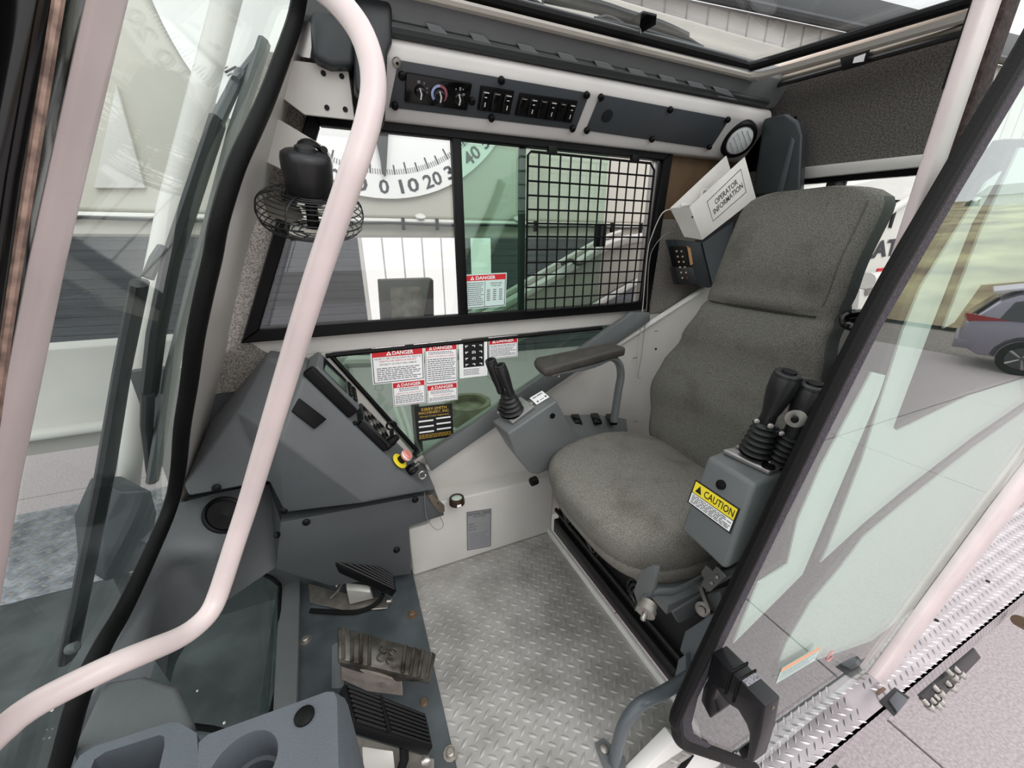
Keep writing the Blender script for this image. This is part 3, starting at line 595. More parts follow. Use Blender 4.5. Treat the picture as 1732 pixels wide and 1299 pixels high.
mb = MB(); mb.lathe([(.004, .01), (.004, .03)], kb, eu, 10); mb.box(at(708, 776, Y=1.03), (.03, .004, .01), rot=(0, -.5, 0)); mb.build('key_blade', steel, dash)
mb = MB(); mb.tube([at(714, 803, Y=1.02)+V((math.cos(t*math.pi/8)*.010, -.002*t/8, math.sin(t*math.pi/8)*.012)) for t in range(16)], .003, 8, closed=True); mb.build('lock_ring', steel, dash)
for x, y, Y in ((480, 863, 1.045), (518, 883, 1.053), (671, 930, 1.053), (702, 845, 1.02), (366, 825, 1.045)):
    m = MB(); m.lathe([(.010, 0), (.010, .003), (.006, .006), (.002, .007)], at(x, y, Y=Y), (0, -1, .1), 14); m.build('trim_screw', black, dash)

# ------------------------------------------------------------------ front cowl, trays and foot window
cowl = thing('front_cowl', 'dark grey moulded cowl with round vent below the windshield', 'cowl', (-.4, .9, 0))
O = [ws(300, 852, -.02), ws(272, 915, -.02), ws(246, 985, -.02), ws(190, 1105, -.02), ws(150, 1185, -.02)]
I = [at(457, 821, Z=.41), at(378, 928, Z=.375), at(300, 962, Z=.352), at(264, 1008, Z=.34), at(242, 1088, Z=.33)]
Bm = [at(468, 958, Z=.20), at(388, 1013, Z=.18), at(350, 1045, Z=.165), at(304, 1108, Z=.15), at(288, 1155, Z=.15)]
K = at(476, 886, Z=.36)
secs = []
for i in range(5):
    o, c_, b_ = O[i], I[i], Bm[i]
    secs.append([o, o.lerp(c_, .35)+V((0, 0, .008)), o.lerp(c_, .75)+V((0, 0, .010)), c_+V((0, 0, .004)), c_.lerp(b_, .10)+V((.004, 0, .004)), c_.lerp(b_, .35), b_.lerp(c_, .25), b_])
cols = [spline([sc_[k] for sc_ in secs], 6) for k in range(8)]
c = MB(); c.rings([[cols[k][j] for k in range(8)] for j in range(len(cols[0]))], cap=False, closed=False); co = c.build('cowl_panel', dash_m, cowl, angle=70)
c = MB(); c.mesh([I[0]+V((0, 0, .004)), at(453, 812, Z=.44), V((-.30, 1.19, .40)), V((-.50, 1.19, .42)), O[0], K, Bm[0]], [(0, 1, 2, 3, 4), (0, 5, 1), (0, 6, 5)]); c.build('end_panel', dash_m, cowl)
vpl = plane3(O[0], O[1], I[0]); vn = facing(vpl); vt = onp(vpl, 374, 877, .022)
mb = MB(); mb.lathe([(.040, -.05), (.040, .002), (.046, .006), (.050, .003), (.050, -.003)], vt, vn, 32, cap=False); mb.build('vent_ring', black, cowl)
mb = MB(); mb.lathe([(.0395, .0), (.001, -.004)], vt, vn, 32, cap=False); mb.build('vent_throat', mat('vent_dark', '#08080a', .6), cowl)
m = MB(); m.lathe([(.009, 0), (.009, .003), (.004, .006)], at(468, 905, Z=.345), (.6, -.6, .4), 12); m.build('trim_screw', black, cowl)
fw = MB(); fw.prism([at(470, 985, Z=.02), at(455, 1240, Z=.02), at(300, 1240, Z=.14), at(250, 1160, Z=.2), at(300, 1000, Z=.24), at(430, 940, Z=.15)], (-.004, 0, -.003)); struct(fw.build('window_6', footglass, smooth=False))
mb = MB(); mb.prism([at(474, 965, Z=.03), at(508, 972, Z=.03), at(500, 1260, Z=.03), at(458, 1260, Z=.03)], (0, 0, -.04)); struct(mb.build('trim_17', greym, bevel=.004))
mb = MB(); mb.tube([at(440, 968, Z=.10), at(468, 985, Z=.06), at(473, 1010, Z=.03), at(455, 1220, Z=.025), at(320, 1228, Z=.12)], .006, 8, smooth=4); struct(mb.build('trim_18', rubber))
nearm = mat('near_tray_plastic', '#5a6066', .5, bump=.35, bscale=450, var=.05, vscale=12)
shelf = MB(); q = [(176, 1150, .33), (245, 1140, .33), (302, 1158, .335), (328, 1216, .34), (320, 1260, .34), (150, 1290, .32), (120, 1270, .31)]
tp = [at(x, y, Z=z) for x, y, z in q]; shelf.prism(tp, (-.02, 0, -.16)); so_ = shelf.build('cowl_block', dash_m, cowl, bevel=.012, seg=3)
def holed(name, outer, inner, m, parent, bevel=0):
    bm = bmesh.new(); es = []
    for loop in (outer, inner):
        vv = [bm.verts.new(p) for p in loop]; es += [bm.edges.new((vv[i], vv[(i+1) % len(vv)])) for i in range(len(vv))]
    bmesh.ops.triangle_fill(bm, use_beauty=True, edges=es); s = MB(); s.bm.free(); s.bm = bm; return s
tray = thing('storage_tray', 'dark grey moulded open storage tray at near front corner', 'tray', at(230, 1290, Z=.25))
zo = .37
out = [at(x, y, Z=zo) for x, y in ((105, 1330), (135, 1278), (160, 1262), (285, 1222), (303, 1222), (333, 1240), (345, 1420), (80, 1420))]
inn = [at(x, y, Z=zo) for x, y in ((146, 1318), (160, 1284), (178, 1272), (270, 1243), (278, 1246), (278, 1262), (262, 1330), (240, 1400), (130, 1400))]
t = holed('rim', out, inn, nearm, tray)
ni = len(inn); down = [p+V((0, 0, -.09)) for p in inn]; base = [t.bm.verts.new(p) for p in down]
t2 = MB(); t2.rings([inn, [p+V((0, 0, -.012))*1 for p in inn], down], cap=False); 
t3 = MB(); t3.mesh(down, [tuple(range(ni))]); t4 = MB(); t4.rings([out, [p+V((0, 0, -.16)) for p in out]], cap=False)
for v in base: t.bm.verts.remove(v)
t.build('tray_rim', nearm, tray); t2.build('tray_wall', nearm, tray, angle=50); t3.build('tray_floor', mat('grimy_tray', '#4a4743', .8, var=.3, vscale=40), tray); t4.build('tray_side', nearm, tray, angle=50)
cup = thing('cup_holder_console', 'blue-grey cup holder console with black plug beside the near pedal', 'console', at(470, 1290, Z=.3))
zc = .48; ctr = at(411, 1296, Z=zc); R_ = (at(467, 1285, Z=zc)-ctr).length
out = [at(x, y, Z=zc) for x, y in ((336, 1256), (352, 1242), (552, 1170), (564, 1170), (570, 1182), (573, 1330), (560, 1480), (330, 1480))]
inn = [ctr+V((math.cos(2*math.pi*k/32)*R_, math.sin(2*math.pi*k/32)*R_, 0)) for k in range(32)]
holed('x', out, inn, nearm, cup).build('console_top', nearm, cup)
mb = MB(); mb.lathe([(R_, 0), (R_*.985, -.006), (R_*.95, -.02), (R_*.93, -.05)], ctr, (0, 0, 1), 32, cap=False); mb.lathe([(R_*.93, -.05), (R_*.80, -.051), (R_*.78, -.075), (.001, -.076)], ctr, (0, 0, 1), 32, cap=False); mb.build('cup_well', nearm, cup, angle=40)
bot = [p+V((0, 0, -.012))*1 for p in out]
for i in (3, 4, 5, 6): bot[i] = bot[i]+V((.012, 0, -.01))
bot2 = [p+V((0, 0, -.25)) for p in bot]; 
for i in (3, 4, 5, 6): bot2[i] += V((.005, 0, 0))
mb = MB(); mb.rings([out, bot, bot2], cap=False); mb.build('console_side', nearm, cup, angle=50)
mb = MB(); mb.lathe([(.013, 0), (.013, .003), (.009, .0055), (.002, .006)], at(515, 1212, Z=zc), (0, 0, 1), 20); mb.build('plug', black, cup)
# ------------------------------------------------------------------ pedals
pedk = mat('pedal_black', '#08080a', .45, spec=.25)
def quadpad(q, n, th): return [p - n*th for p in q]
def pedal(label, q, th, m, ribs, along, name='pedal', group=None):
    a, b, c, d = q                                    # toe far, heel far, heel near, toe near
    n = (b-a).cross(d-a).normalized(); n = n if n.z > 0 else -n
    root = thing(name, label, 'pedal', ((a+b+c+d)/4).to_tuple()[:2]+(.006,), group)
    mb = MB(); mb.prism(q, -n*th); pad = mb.build('pedal_pad', m, root, bevel=.003)
    for k in range(ribs):
        t = (k+.5)/ribs
        if along: p0, p1 = a.lerp(d, t), b.lerp(c, t)
        else: p0, p1 = a.lerp(b, t), d.lerp(c, t)
        if not along and .38 < t < .62: continue
        p0, p1 = p0.lerp(p1, .03), p1.lerp(p0, .03)
        mb = MB(); mb.tube([p0+n*.001, p1+n*.001], (.0045, .0035) if along else (.004, .005), 6, flat=n); mb.build('tread_rib', m, pad)
    return root, n, pad
q1 = [at(568, 915, Z=.205), at(667, 976, Z=.085), at(671, 1000, Z=.072), at(555, 947, Z=.195)]
p1, n1, pd = pedal('black ribbed rubber pedal against the grey lower console panel', q1, .034, pedk, 6, True)
mb = MB(); mb.prism([at(522, 988, Z=.012), at(605, 1010, Z=.012), at(660, 1012, Z=.012), at(655, 1030, Z=.012), at(590, 1035, Z=.012), at(524, 1020, Z=.012)], (0, 0, .004)); mb.build('base_plate', zinc, p1, bevel=.001, seg=1)
mb = MB(); mb.prism([at(585, 985, Z=.07), at(625, 990, Z=.07), at(630, 1000, Z=.04), at(590, 1010, Z=.03)], V((0, -.02, -.01))); mb.build('bracket', mat('bare_steel_light', '#c0bdb6', .4, .6), p1, bevel=.002)
mb = MB(); mb.tube([at(560, 1010, Z=.03), at(575, 995, Z=.06), at(584, 978, Z=.09)], (.004, .009), 8, smooth=4); mb.tube([at(572, 985, Z=.07), at(570, 992, Z=.06)], .006, 8); mb.build('linkage', steel, p1)
mb = MB(); mb.tube([at(525, 1033, Z=.02), at(590, 1036, Z=.02), at(620, 1030, Z=.02), at(640, 1018, Z=.03), at(648, 1005, Z=.05)], .007, 8, smooth=5); mb.build('hose', rubber, p1)
mb = MB(); mb.lathe([(.008, 0), (.008, .012), (.005, .016)], at(655, 1017, Z=.04), (1, -.3, 0), 10); mb.build('pivot_bolt', steel, p1)
castm = mat('worn_cast_iron', '#6b6862', .38, .75, col2='#4c443a', var=.3, vscale=22, detail=8)
q2 = [at(572, 1059, Z=.20), at(738, 1105, Z=.105), at(728, 1152, Z=.095), at(573, 1116, Z=.195)]
p2, n2, pd2 = pedal('worn bare metal brake pedal with cast ribs between two rubber pedals', q2, .012, castm, 11, False, 'brake_pedal')
a, b, c, d = q2; ctr = (a+b+c+d)/4; ux = (b-a).normalized(); uy = n2.cross(ux)
mb = MB()
for sx, sy in ((-1, -1), (1, -1), (-1, 1), (1, 1)):
    cc = ctr+ux*.012*sx+uy*.011*sy+n2*.002
    mb.tube([cc+ux*math.cos(t*.55+(.4 if sx > 0 else 2.2))*.0085+uy*math.sin(t*.55+(.4 if sx > 0 else 2.2))*.0075 for t in range(9)], .002, 6)
mb.build('cast_emblem', castm, pd2)
mb = MB(); mb.prism([at(577, 1120, Z=.17), at(578, 1150, Z=.08), at(620, 1170, Z=.06), at(682, 1178, Z=.05), at(680, 1150, Z=.09), at(640, 1142, Z=.14)], (0, .03, 0)); mb.build('bracket', mat('bare_steel_pink', '#b0a49c', .45, .5, var=.15, vscale=30), p2, bevel=.003)
mb = MB(); mb.prism([d, c, c+V((0, .006, -.012)), d.lerp(c, .5)+V((0, .006, -.045)), d+V((0, .006, -.03))], (0, .004, 0)); mb.build('side_flange', castm, p2)
mb = MB(); mb.prism([at(572, 1085, Z=.16), at(561, 1092, Z=.14), at(560, 1165, Z=.05), at(574, 1165, Z=.05)], (.012, .0, .0)); mb.build('mount_plate', greym, p2, bevel=.002)
mb = MB(); mb.lathe([(.008, 0), (.008, .01)], at(647, 1152, Z=.10), (0, -1, .1), 10); mb.build('pivot_bolt', zinc, p2)
q3 = [at(582, 1156, Z=.205), at(721, 1209, Z=.10), at(733, 1264, Z=.085), at(598, 1222, Z=.195)]
p3, n3, pd3 = pedal('black ribbed rubber pedal beside the cup holder console', q3, .026, pedk, 8, True)
mb = MB(); mb.tube([q3[0].lerp(q3[1], .42)+n3*.004, q3[3].lerp(q3[2], .42)+n3*.004], (.003, .006), 6, flat=n3); mb.build('logo_bar', rubber, pd3)
mb = MB(); mb.prism([at(612, 1262, Z=.08), at(665, 1270, Z=.07), at(668, 1300, Z=.04), at(615, 1310, Z=.04)], V((0, .0, -.02))); mb.build('bracket', mat('bare_steel_light', '#c0bdb6'), p3, bevel=.002)
mb = MB(); mb.prism([at(600, 1245, Z=.014), at(735, 1285, Z=.014), at(735, 1340, Z=.014), at(600, 1340, Z=.014)], (0, 0, .004)); mb.build('base_plate', zinc, p3, bevel=.001, seg=1)
mb = MB(); mb.tube([at(683, 1262, Z=.07), at(684, 1285, Z=.05), at(675, 1310, Z=.03)], [(.010, .010)]*3, 8); mb.build('boot', rubber, p3)
mb = MB(); mb.lathe([(.009, 0), (.009, .012), (.005, .018)], at(714, 1287, Z=.04), (1, -.3, 0), 10); mb.build('pivot_bolt', steel, p3)

# ------------------------------------------------------------------ overhead control box
hd = thing('overhead_console', 'white overhead console box holding two slate panels above the window', 'console', (.8, 1.2, 1.38))
sec = [(1.199, 1.385), (1.165, 1.386), (1.152, 1.400), (1.083, 1.488), (1.08, 1.512), (1.088, 1.528), (1.105, 1.535), (1.199, 1.545)]
mb = MB(); mb.prism([V((.125, y, z)) for y, z in sec], (1.335, 0, 0)); hdb = mb.build('housing', white2, hd, bevel=.007, seg=3, angle=30)
hp = (V((0, 1.152, 1.400)), V((0, -.088, -.069)).normalized()); hn = facing(hp)
def hpoly(name, q, m, parent, t, off=0, bevel=.001):
    k = MB(); k.prism([onp(hp, x, y, off) for x, y in q], hn*t); return k.build(name, m, parent, bevel=bevel, seg=2)
pa = hpoly('control_panel', [(674, 101), (997, 157), (973, 219), (658, 181)], panel_g, hd, .003)
pb = hpoly('blank_panel', [(1015, 159), (1234, 200), (1201, 251), (990, 220)], panel_g, hd, .003)
cl = hpoly('climate_control', [(686, 120), (797, 139), (788, 184), (683, 169)], blackg, pa, .010, .002, .002)
# climate dial marks
du = (onp(hp, 797, 139)-onp(hp, 686, 120)).normalized(); dw = hn.cross(du); dw = dw if dw.dot(V((0, 0, 1))) < 0 else -dw
O_ = onp(hp, 686, 120, .0125); wd = (onp(hp, 797, 139)-onp(hp, 686, 120)).length; ht = (onp(hp, 683, 169)-onp(hp, 686, 120)).length
sh = Sheet(O_, du*wd, dw*ht, hn)
def arc(cx, cy, r, a0, a1, w, n=12):
    asp = ht/wd
    return [[(cx+math.cos(a)*r*asp, cy+math.sin(a)*r), (cx+math.cos(b)*r*asp, cy+math.sin(b)*r), (cx+math.cos(b)*(r-w)*asp, cy+math.sin(b)*(r-w)), (cx+math.cos(a)*(r-w)*asp, cy+math.sin(a)*(r-w))] for a, b in [(a0+(a1-a0)*k/n, a0+(a1-a0)*(k+1)/n) for k in range(n)]]
wm = mat('mark_white', '#e8e6e2', .5); bl = mat('mark_blue', '#aebbe6', .5); rd = mat('mark_red', '#a8606c', .5)
sh.poly('blue_arc', bl, arc(.5, .52, .34, 2.3, 4.71, .10), cl, .0004); sh.poly('red_arc', rd, arc(.5, .52, .34, 4.71, 7.1, .10), cl, .0004)
knobm = mat('knob_black', '#0e0e0f', .25)
for k, cx in enumerate((.2, .5, .8)):
    m = MB(); m.lathe([(.013, 0), (.012, .012), (.010, .014)], sh.p(cx, .53, 0), hn, 18); kb = m.build('dial_knob', knobm, cl)
    sk = Sheet(sh.p(cx, .53, .0144), du*.02, dw*.02, hn); sk.poly('pointer', wm, [[(-.25, -.6), (-.1, -.6), (.18, 0), (0, 0)], [(0, 0), (.18, 0), (.1, .6), (-.05, .6)]], kb, .0002)
sh.rects('legend', mat('legend_grey', '#8f8d86', .5), [(.16, .16, .20, .26), (.25, .2, .27, .26), (.3, .35, .32, .41), (.3, .5, .32, .55), (.74, .22, .76, .28), (.80, .16, .83, .28), (.86, .36, .90, .44), (.85, .2, .87, .25)], cl, .0004)
def switch_bank(name, q, n, marks):
    bank = hpoly(name, q, black, pa, .006, .002, .002)
    TL_, TR_, BR_, BL_ = [onp(hp, x, y, .0075) for x, y in q]
    for k in range(n):
        u0, u1 = (k+.12)/n, (k+.88)/n
        qq = [TL_.lerp(TR_, u0).lerp(BL_.lerp(BR_, u0), .12), TL_.lerp(TR_, u1).lerp(BL_.lerp(BR_, u1), .12), TL_.lerp(TR_, u1).lerp(BL_.lerp(BR_, u1), .92), TL_.lerp(TR_, u0).lerp(BL_.lerp(BR_, u0), .92)]
        m = MB(); m.prism(qq, hn*.006); sw_ = m.build('rocker_switch', blackg, bank, bevel=.0015)
        s_ = Sheet(qq[0]+hn*.0065, qq[1]-qq[0], qq[3]-qq[0], hn)
        rr = [(.2, .05, .8, .11)]
        s_.rects('legend', wm if marks[k] else mat('legend_grey', '#8f8d86'), rr + ([(.35, .3, .65, .35), (.47, .58, .58, .82)] if marks[k] else []), sw_, .0003)
switch_bank('switch_bank', [(812, 143), (869, 152), (861, 192), (806, 184)], 3, (1, 0, 1))
switch_bank('switch_bank', [(878, 155), (976, 169), (965, 206), (869, 193)], 6, (0, 1, 0, 1, 0, 1))
for x, y in ((679, 126), (847, 134), (991, 159), (667, 177), (830, 198), (967, 216), (797, 169)):
    m = MB(); m.lathe([(.0085, 0), (.0088, .008), (.006, .012), (.002, .013)], onp(hp, x, y, .002), hn, 14); m.build('push_rivet', black, pa)
for x, y in ((1015, 163), (1132, 184), (1229, 201), (991, 219), (1101, 234), (1198, 247)):
    m = MB(); m.lathe([(.0085, 0), (.0088, .008), (.006, .012), (.002, .013)], onp(hp, x, y, .002), hn, 14); m.build('push_rivet', black, pb)
m = MB(); m.lathe([(.0175, 0), (.017, .004), (.008, .005)], onp(hp, 1026, 195, .002), hn, 20); m.build('hole_plug', mat('plug_dark', '#1d2023', .4), pb)
m = MB(); m.lathe([(.011, 0), (.010, .003), (.006, .004)], onp(hp, 671, 105, .003), hn, 16); w_ = m.build('steel_screw', steel, hd)
m = MB(); m.lathe([(.004, .0035), (.003, .0045)], onp(hp, 671, 105, .003), hn, 8); m.build('screw_head', black, w_)
# round vent / dome gauge at the far end of the box
gc = onp(hp, 1247, 234, .003); gn = (hn+V((-.35, -.1, 0))).normalized()
gd = thing('round_dome_light', 'round black-rimmed light with ribbed white lens at overhead console end', 'light', gc)
m = MB(); m.lathe([(.060, -.006), (.060, .008), (.053, .020), (.046, .022), (.045, .012)], gc, gn, 32, cap=False); m.build('rim', black, gd)
gc2 = gc + gn*.012
m = MB(); m.lathe([(.046, 0), (.042, .008), (.03, .013), (.001, .015)], gc2, gn, 32); ln = m.build('lens', mat('lens_white', '#dfe3e2', .25), gd)
gu = gn.orthogonal().normalized()
for k in range(5):
    m = MB(); v_ = gn.cross(gu); y0 = (-.028+.014*k); l_ = math.sqrt(max(.0001, .036**2-y0**2)); m.tube([gc2+gn*.0135+gu*y0-v_*l_, gc2+gn*.0145+gu*y0+v_*l_], .0012, 5); m.build('lens_rib', mat('lens_rib', '#aab4b4', .3), ln)
# ------------------------------------------------------------------ bracket plates and fan on the far front pillar
bp = thing('bracket_plate', 'white square-holed bracket plate high on the far front pillar', 'bracket', at(540, 150, Y=1.1))
q = [(498, 102), (580, 113), (590, 122), (600, 203), (515, 194), (474, 163), (480, 140), (485, 115)]
m = MB(); m.prism([at(x, y, Y=1.11) for x, y in q], (0, .005, 0)); m.build('plate', white, bp, bevel=.001, seg=1)
for x, y in ((547, 124), (578, 129), (553, 182), (584, 185)):
    m = MB(); m.lathe([(.0055, 0), (.0055, .0012)], at(x, y, Y=1.1092), (0, -1, 0), 12); m.build('bolt_hole', black, bp)
bp2 = thing('fan_bracket', 'white tapered bracket plate carrying the black fan', 'bracket', at(500, 250, Y=1.1))
q = [(452, 198), (474, 203), (546, 246), (560, 262), (564, 282), (552, 300), (540, 308), (487, 292), (442, 270), (446, 240)]
m = MB(); m.prism([at(x, y, Y=1.10) for x, y in q], (0, .005, 0)); m.build('plate', white, bp2, bevel=.001, seg=1)
m = MB(); m.tube([at(456, 200, Y=1.095), at(453, 212, Y=1.095), at(447, 240, Y=1.095), at(443, 262, Y=1.095), at(447, 275, Y=1.095)], .006, 8, smooth=3); m.build('weld_bead', white, bp2)
D = .80; fc = at(526, 344, D=D); fax = V((.06, -.36, .93)).normalized(); Rf = 86*D/FPX*.95
fan = thing('cab_fan', 'black cab fan with wire cage facing downward on white bracket arm', 'fan', fc-fax*.04)
hub = fc + fax*.010
m = MB(); m.lathe([(.036, .0), (.043, .010), (.045, .036), (.046, .040), (.046, .070), (.044, .079), (.037, .084), (.020, .086), (.018, .093), (.010, .096)], hub, fax, 28); m.build('motor_housing', mat('fan_black', '#1a1a1c', .4), fan, angle=45)
m = MB(); m.tube([hub+fax*.075+V((-.012, .012, 0)), hub+fax*.10+V((-.004, .02, 0)), hub+fax*.105+V((.016, .03, 0)), hub+fax*.088+V((.036, .04, 0))], (.005, .014), 8, smooth=4); m.build('pivot_yoke', black, fan)
m = MB(); m.lathe([(.007, 0), (.007, .006)], hub+fax*.092+V((.032, .02, 0)), (.3, -.9, .2), 10); m.build('yoke_bolt', black, fan)
cage = []
u = fax.orthogonal().normalized(); v = fax.cross(u)
def circ(r, h, n=40): return [fc+fax*h+(u*math.cos(2*math.pi*k/n)+v*math.sin(2*math.pi*k/n))*r for k in range(n)]
cm = mat('cage_wire', '#1c1c1d', .35)
for r, h in ((.45, .020), (.56, .020), (.66, .019), (.76, .017), (.85, .013), (.93, .007), (.98, -.002), (1.0, -.014), (1.0, -.026), (.97, -.038), (.90, -.046), (.80, -.050), (.68, -.053), (.55, -.055), (.42, -.056), (.28, -.057)):
    m = MB(); m.tube(circ(Rf*r, h), .0013, 5, closed=True); m.build('cage_ring', cm, fan)
for k in range(6):
    a = 2*math.pi*k/6+.3; e = u*math.cos(a)+v*math.sin(a)
    m = MB(); m.tube([fc+e*Rf*r+fax*h for r, h in ((.3, .022), (.66, .021), (.93, .009), (1.01, -.014), (1.0, -.03), (.90, -.048), (.55, -.057), (.2, -.059))], .0016, 5, smooth=3); m.build('cage_spoke', cm, fan)
for k in range(3):
    a = 2*math.pi*k/3+.5; e = u*math.cos(a)+v*math.sin(a); t_ = fax.cross(e)
    m = MB(); m.prism([fc+e*.02-fax*.012-t_*.01, fc+e*Rf*.80-fax*.002-t_*.035, fc+e*Rf*.85-fax*.018+t_*.015, fc+e*.5*Rf-fax*.028+t_*.035, fc+e*.02-fax*.025+t_*.012], fax*.0015); m.build('fan_blade', mat('blade_grey', '#5a5650', .4), fan)
m = MB(); m.tube([fc+fax*.02, fc-fax*.05], .012, 12); m.build('fan_hub', black, fan)

# ------------------------------------------------------------------ printed sheets on the glass and the ledge
def decal(name, label, TL_, TR_, BL_, Y=1.1955, m=lab_w, cat='decal'):
    A, B, C_ = at(*TL_, Y=Y), at(*TR_, Y=Y), at(*BL_, Y=Y)
    sh = Sheet(A, B-A, C_-A, (0, -1, 0)); o = sh.slab(name, m); o['label'] = label; o['category'] = cat; return sh, o
R0 = random.Random(11)
def danger(label, TL_, TR_, BL_, hdr, lines, Y=1.1955, tri=(.28, .38), wordx=(.40, .80), bars=None, barm=fine, paper=lab_w):
    sh, o = decal('danger_sticker', label, TL_, TR_, BL_, Y, paper)
    e = .0014; sh.rects('border_line', ink, [(.02, hdr, .035, .97), (.965, hdr, .98, .97), (.02, .955, .98, .975)], o, e)
    sh.rects('red_header', lab_r, [(.02, .03, .98, hdr)], o, e)
    h0, h1 = .03+(hdr-.03)*.2, .03+(hdr-.03)*.82
    t0, t1 = tri; sh.poly('alert_triangle', lab_w, [[(t0, h1), ((t0+t1)/2, h0-.01), (t1, h1)]], o, e+.0004)
    sh.poly('alert_mark', lab_r, [[((t0+t1)/2-.006, h1-.01), ((t0+t1)/2-.012, h0+.4*(h1-h0)), ((t0+t1)/2+.012, h0+.4*(h1-h0)), ((t0+t1)/2+.006, h1-.01)]], o, e+.0008)
    sh.text('heading', lab_w, [('DANGER', wordx[0], h0, wordx[1], h1)], o, e+.0004, .02)
    red = [l for l in lines if l[5]]; blk = [l for l in lines if not l[5]]
    if blk: sh.text('lettering', ink, [l[:5] for l in blk], o, e, .004)
    if red: sh.text('red_lettering', redtxt, [l[:5] for l in red], o, e, .01)
    for b in bars or []: sh.rects('fine_print', barm, word_bars(*b, R0), o, e)
    return sh, o
danger('largest red and white danger sticker at upper left of triangular glass', (626, 592.4), (716, 585.5), (631, 650.5), .22,
       [('FAILURE TO OBEY THE FOLLOWING WILL RESULT IN', .06, .245, .94, .30, 0), ('DEATH OR SERIOUS INJURY', .15, .325, .85, .39, 1), ('INSTABILITY OR STRUCTURAL DAMAGE', .15, .415, .85, .465, 0)], bars=[(.09, .54, .93, .93, 7)])
danger('tall red and white danger sticker beside the black symbol chart', (717.8, 583), (773, 579.5), (720.4, 651), .16,
       [('DEATH OR SERIOUS INJURY', .08, .285, .92, .33, 1)], tri=(.12, .23), wordx=(.26, .86), bars=[(.1, .19, .9, .27, 2), (.07, .36, .93, .93, 11)])
danger('small danger sticker below the largest one, lower left of the group', (663, 647), (718.6, 641), (665.8, 687.7), .24,
       [('SERIOUS OR FATAL INJURY', .12, .46, .88, .52, 1)], tri=(.13, .24), wordx=(.27, .87), bars=[(.2, .28, .8, .43, 2), (.07, .56, .93, .92, 5)])
danger('small danger sticker just above the black and gold inspection sticker', (721, 652), (773, 646), (723, 682.5), .30,
       [('DEATH OR SERIOUS INJURY', .2, .58, .8, .66, 1)], tri=(.13, .24), wordx=(.27, .87), bars=[(.12, .36, .88, .54, 3), (.07, .72, .93, .92, 3)])
danger('small danger sticker right of the black symbol chart', (826, 570.8), (875.4, 566.5), (827, 608), .33,
       [], tri=(.12, .24), wordx=(.27, .86), bars=[(.07, .38, .93, .5, 2), (.07, .52, .93, .92, 6)])
sh, o = danger('mint tinted danger sticker on the sliding window pane', (781, 465), (857, 461), (781, 524), .19, [('OPERATING NEAR', .62, .26, .90, .31, 0), ('POWER LINES', .65, .33, .87, .38, 0)], Y=1.1925, tri=(.18, .27), wordx=(.30, .74),
       bars=[(.06, .24, .48, .93, 12)], paper=mat('mint_label', '#cfe6de', .5))
sh.rects('column_rule', ink, [(.5, .22, .51, .95)], o, .0016); sh.rects('table_print', fine, [(.55+.14*i, .46+.06*j, .63+.14*i, .49+.06*j) for i in range(3) for j in range(6)], o, .0016)
sh, o = decal('symbol_chart', 'white card with black grid of white function symbols on triangular glass', (775.8, 576.8), (824, 573.4), (777.5, 640), cat='chart')
sh.rects('black_field', lab_k, [(.14, .05, .88, .72)], o, .0014)
marks = []
for i in range(3):
    for j in range(4):
        x = .26+.25*i; y = .15+.165*j
        if i == 1 and j in (1, 2): marks += [(x-.06, y-.03, x-.035, y+.04), (x+.035, y-.03, x+.06, y+.04), (x-.06, y-.03, x+.06, y-.015), (x-.01, y, x+.01, y+.04)]
        else: marks += [(x-.05, y-.02, x+.05, y), (x+(.02 if i else -.04), y, x+(.05 if i else -.01), y+.035)]
sh.rects('symbol', lab_w, marks, o, .0018); sh.rects('fine_print', fine, word_bars(.14, .77, .70, .95, 4, R0), o, .0014)
sh, o = decal('inspection_sticker', 'black and gold inspection sticker with white boxes on triangular glass', (702, 688.6), (764.5, 681.6), (706.5, 747), m=lab_k)
sh.text('lettering', gold, [('KIRBY-SMITH', .16, .05, .84, .135), ('MACHINERY, INC.', .08, .155, .92, .24), ('Annual Crane Inspection', .10, .265, .90, .33)], o, .0014, .012)
sh.rects('date_box', lab_w, [(.06, .40, .46, .445), (.54, .37, .94, .415), (.06, .56, .46, .605), (.54, .53, .94, .575), (.06, .72, .46, .765), (.54, .69, .94, .735)], o, .0014)
sh.rects('gold_print', gold, word_bars(.05, .82, .95, .95, 3, R0, .4), o, .0014)
A, B, C_ = at(789, 866, Y=1.0885), at(831, 860, Y=1.0885), at(790, 931, Y=1.0885)
sh = Sheet(A, B-A, C_-A, (0, -1, 0)); o = sh.slab('data_plate', silver_l); tag(o, 'silver crane data plate on the white floor ledge', 'data plate')
sh.rects('border_line', ink, [(.02, .01, .98, .02), (.02, .98, .98, .99), (.02, .01, .035, .99), (.965, .01, .98, .99)], o, .0014)
sh.text('lettering', ink, [('NATIONAL CRANE', .06, .04, .94, .11), ('A MANITOWOC BRAND', .25, .13, .75, .16), ('MODEL', .1, .31, .3, .34), ('SERIAL NO.', .1, .38, .4, .41), ('MFG. DATE', .1, .45, .38, .48)], o, .0014, .01)
sh.rects('fine_print', fine, [(.45, .34, .9, .345), (.45, .41, .9, .415), (.45, .48, .9, .485)]+word_bars(.1, .56, .9, .95, 9, R0), o, .0014)
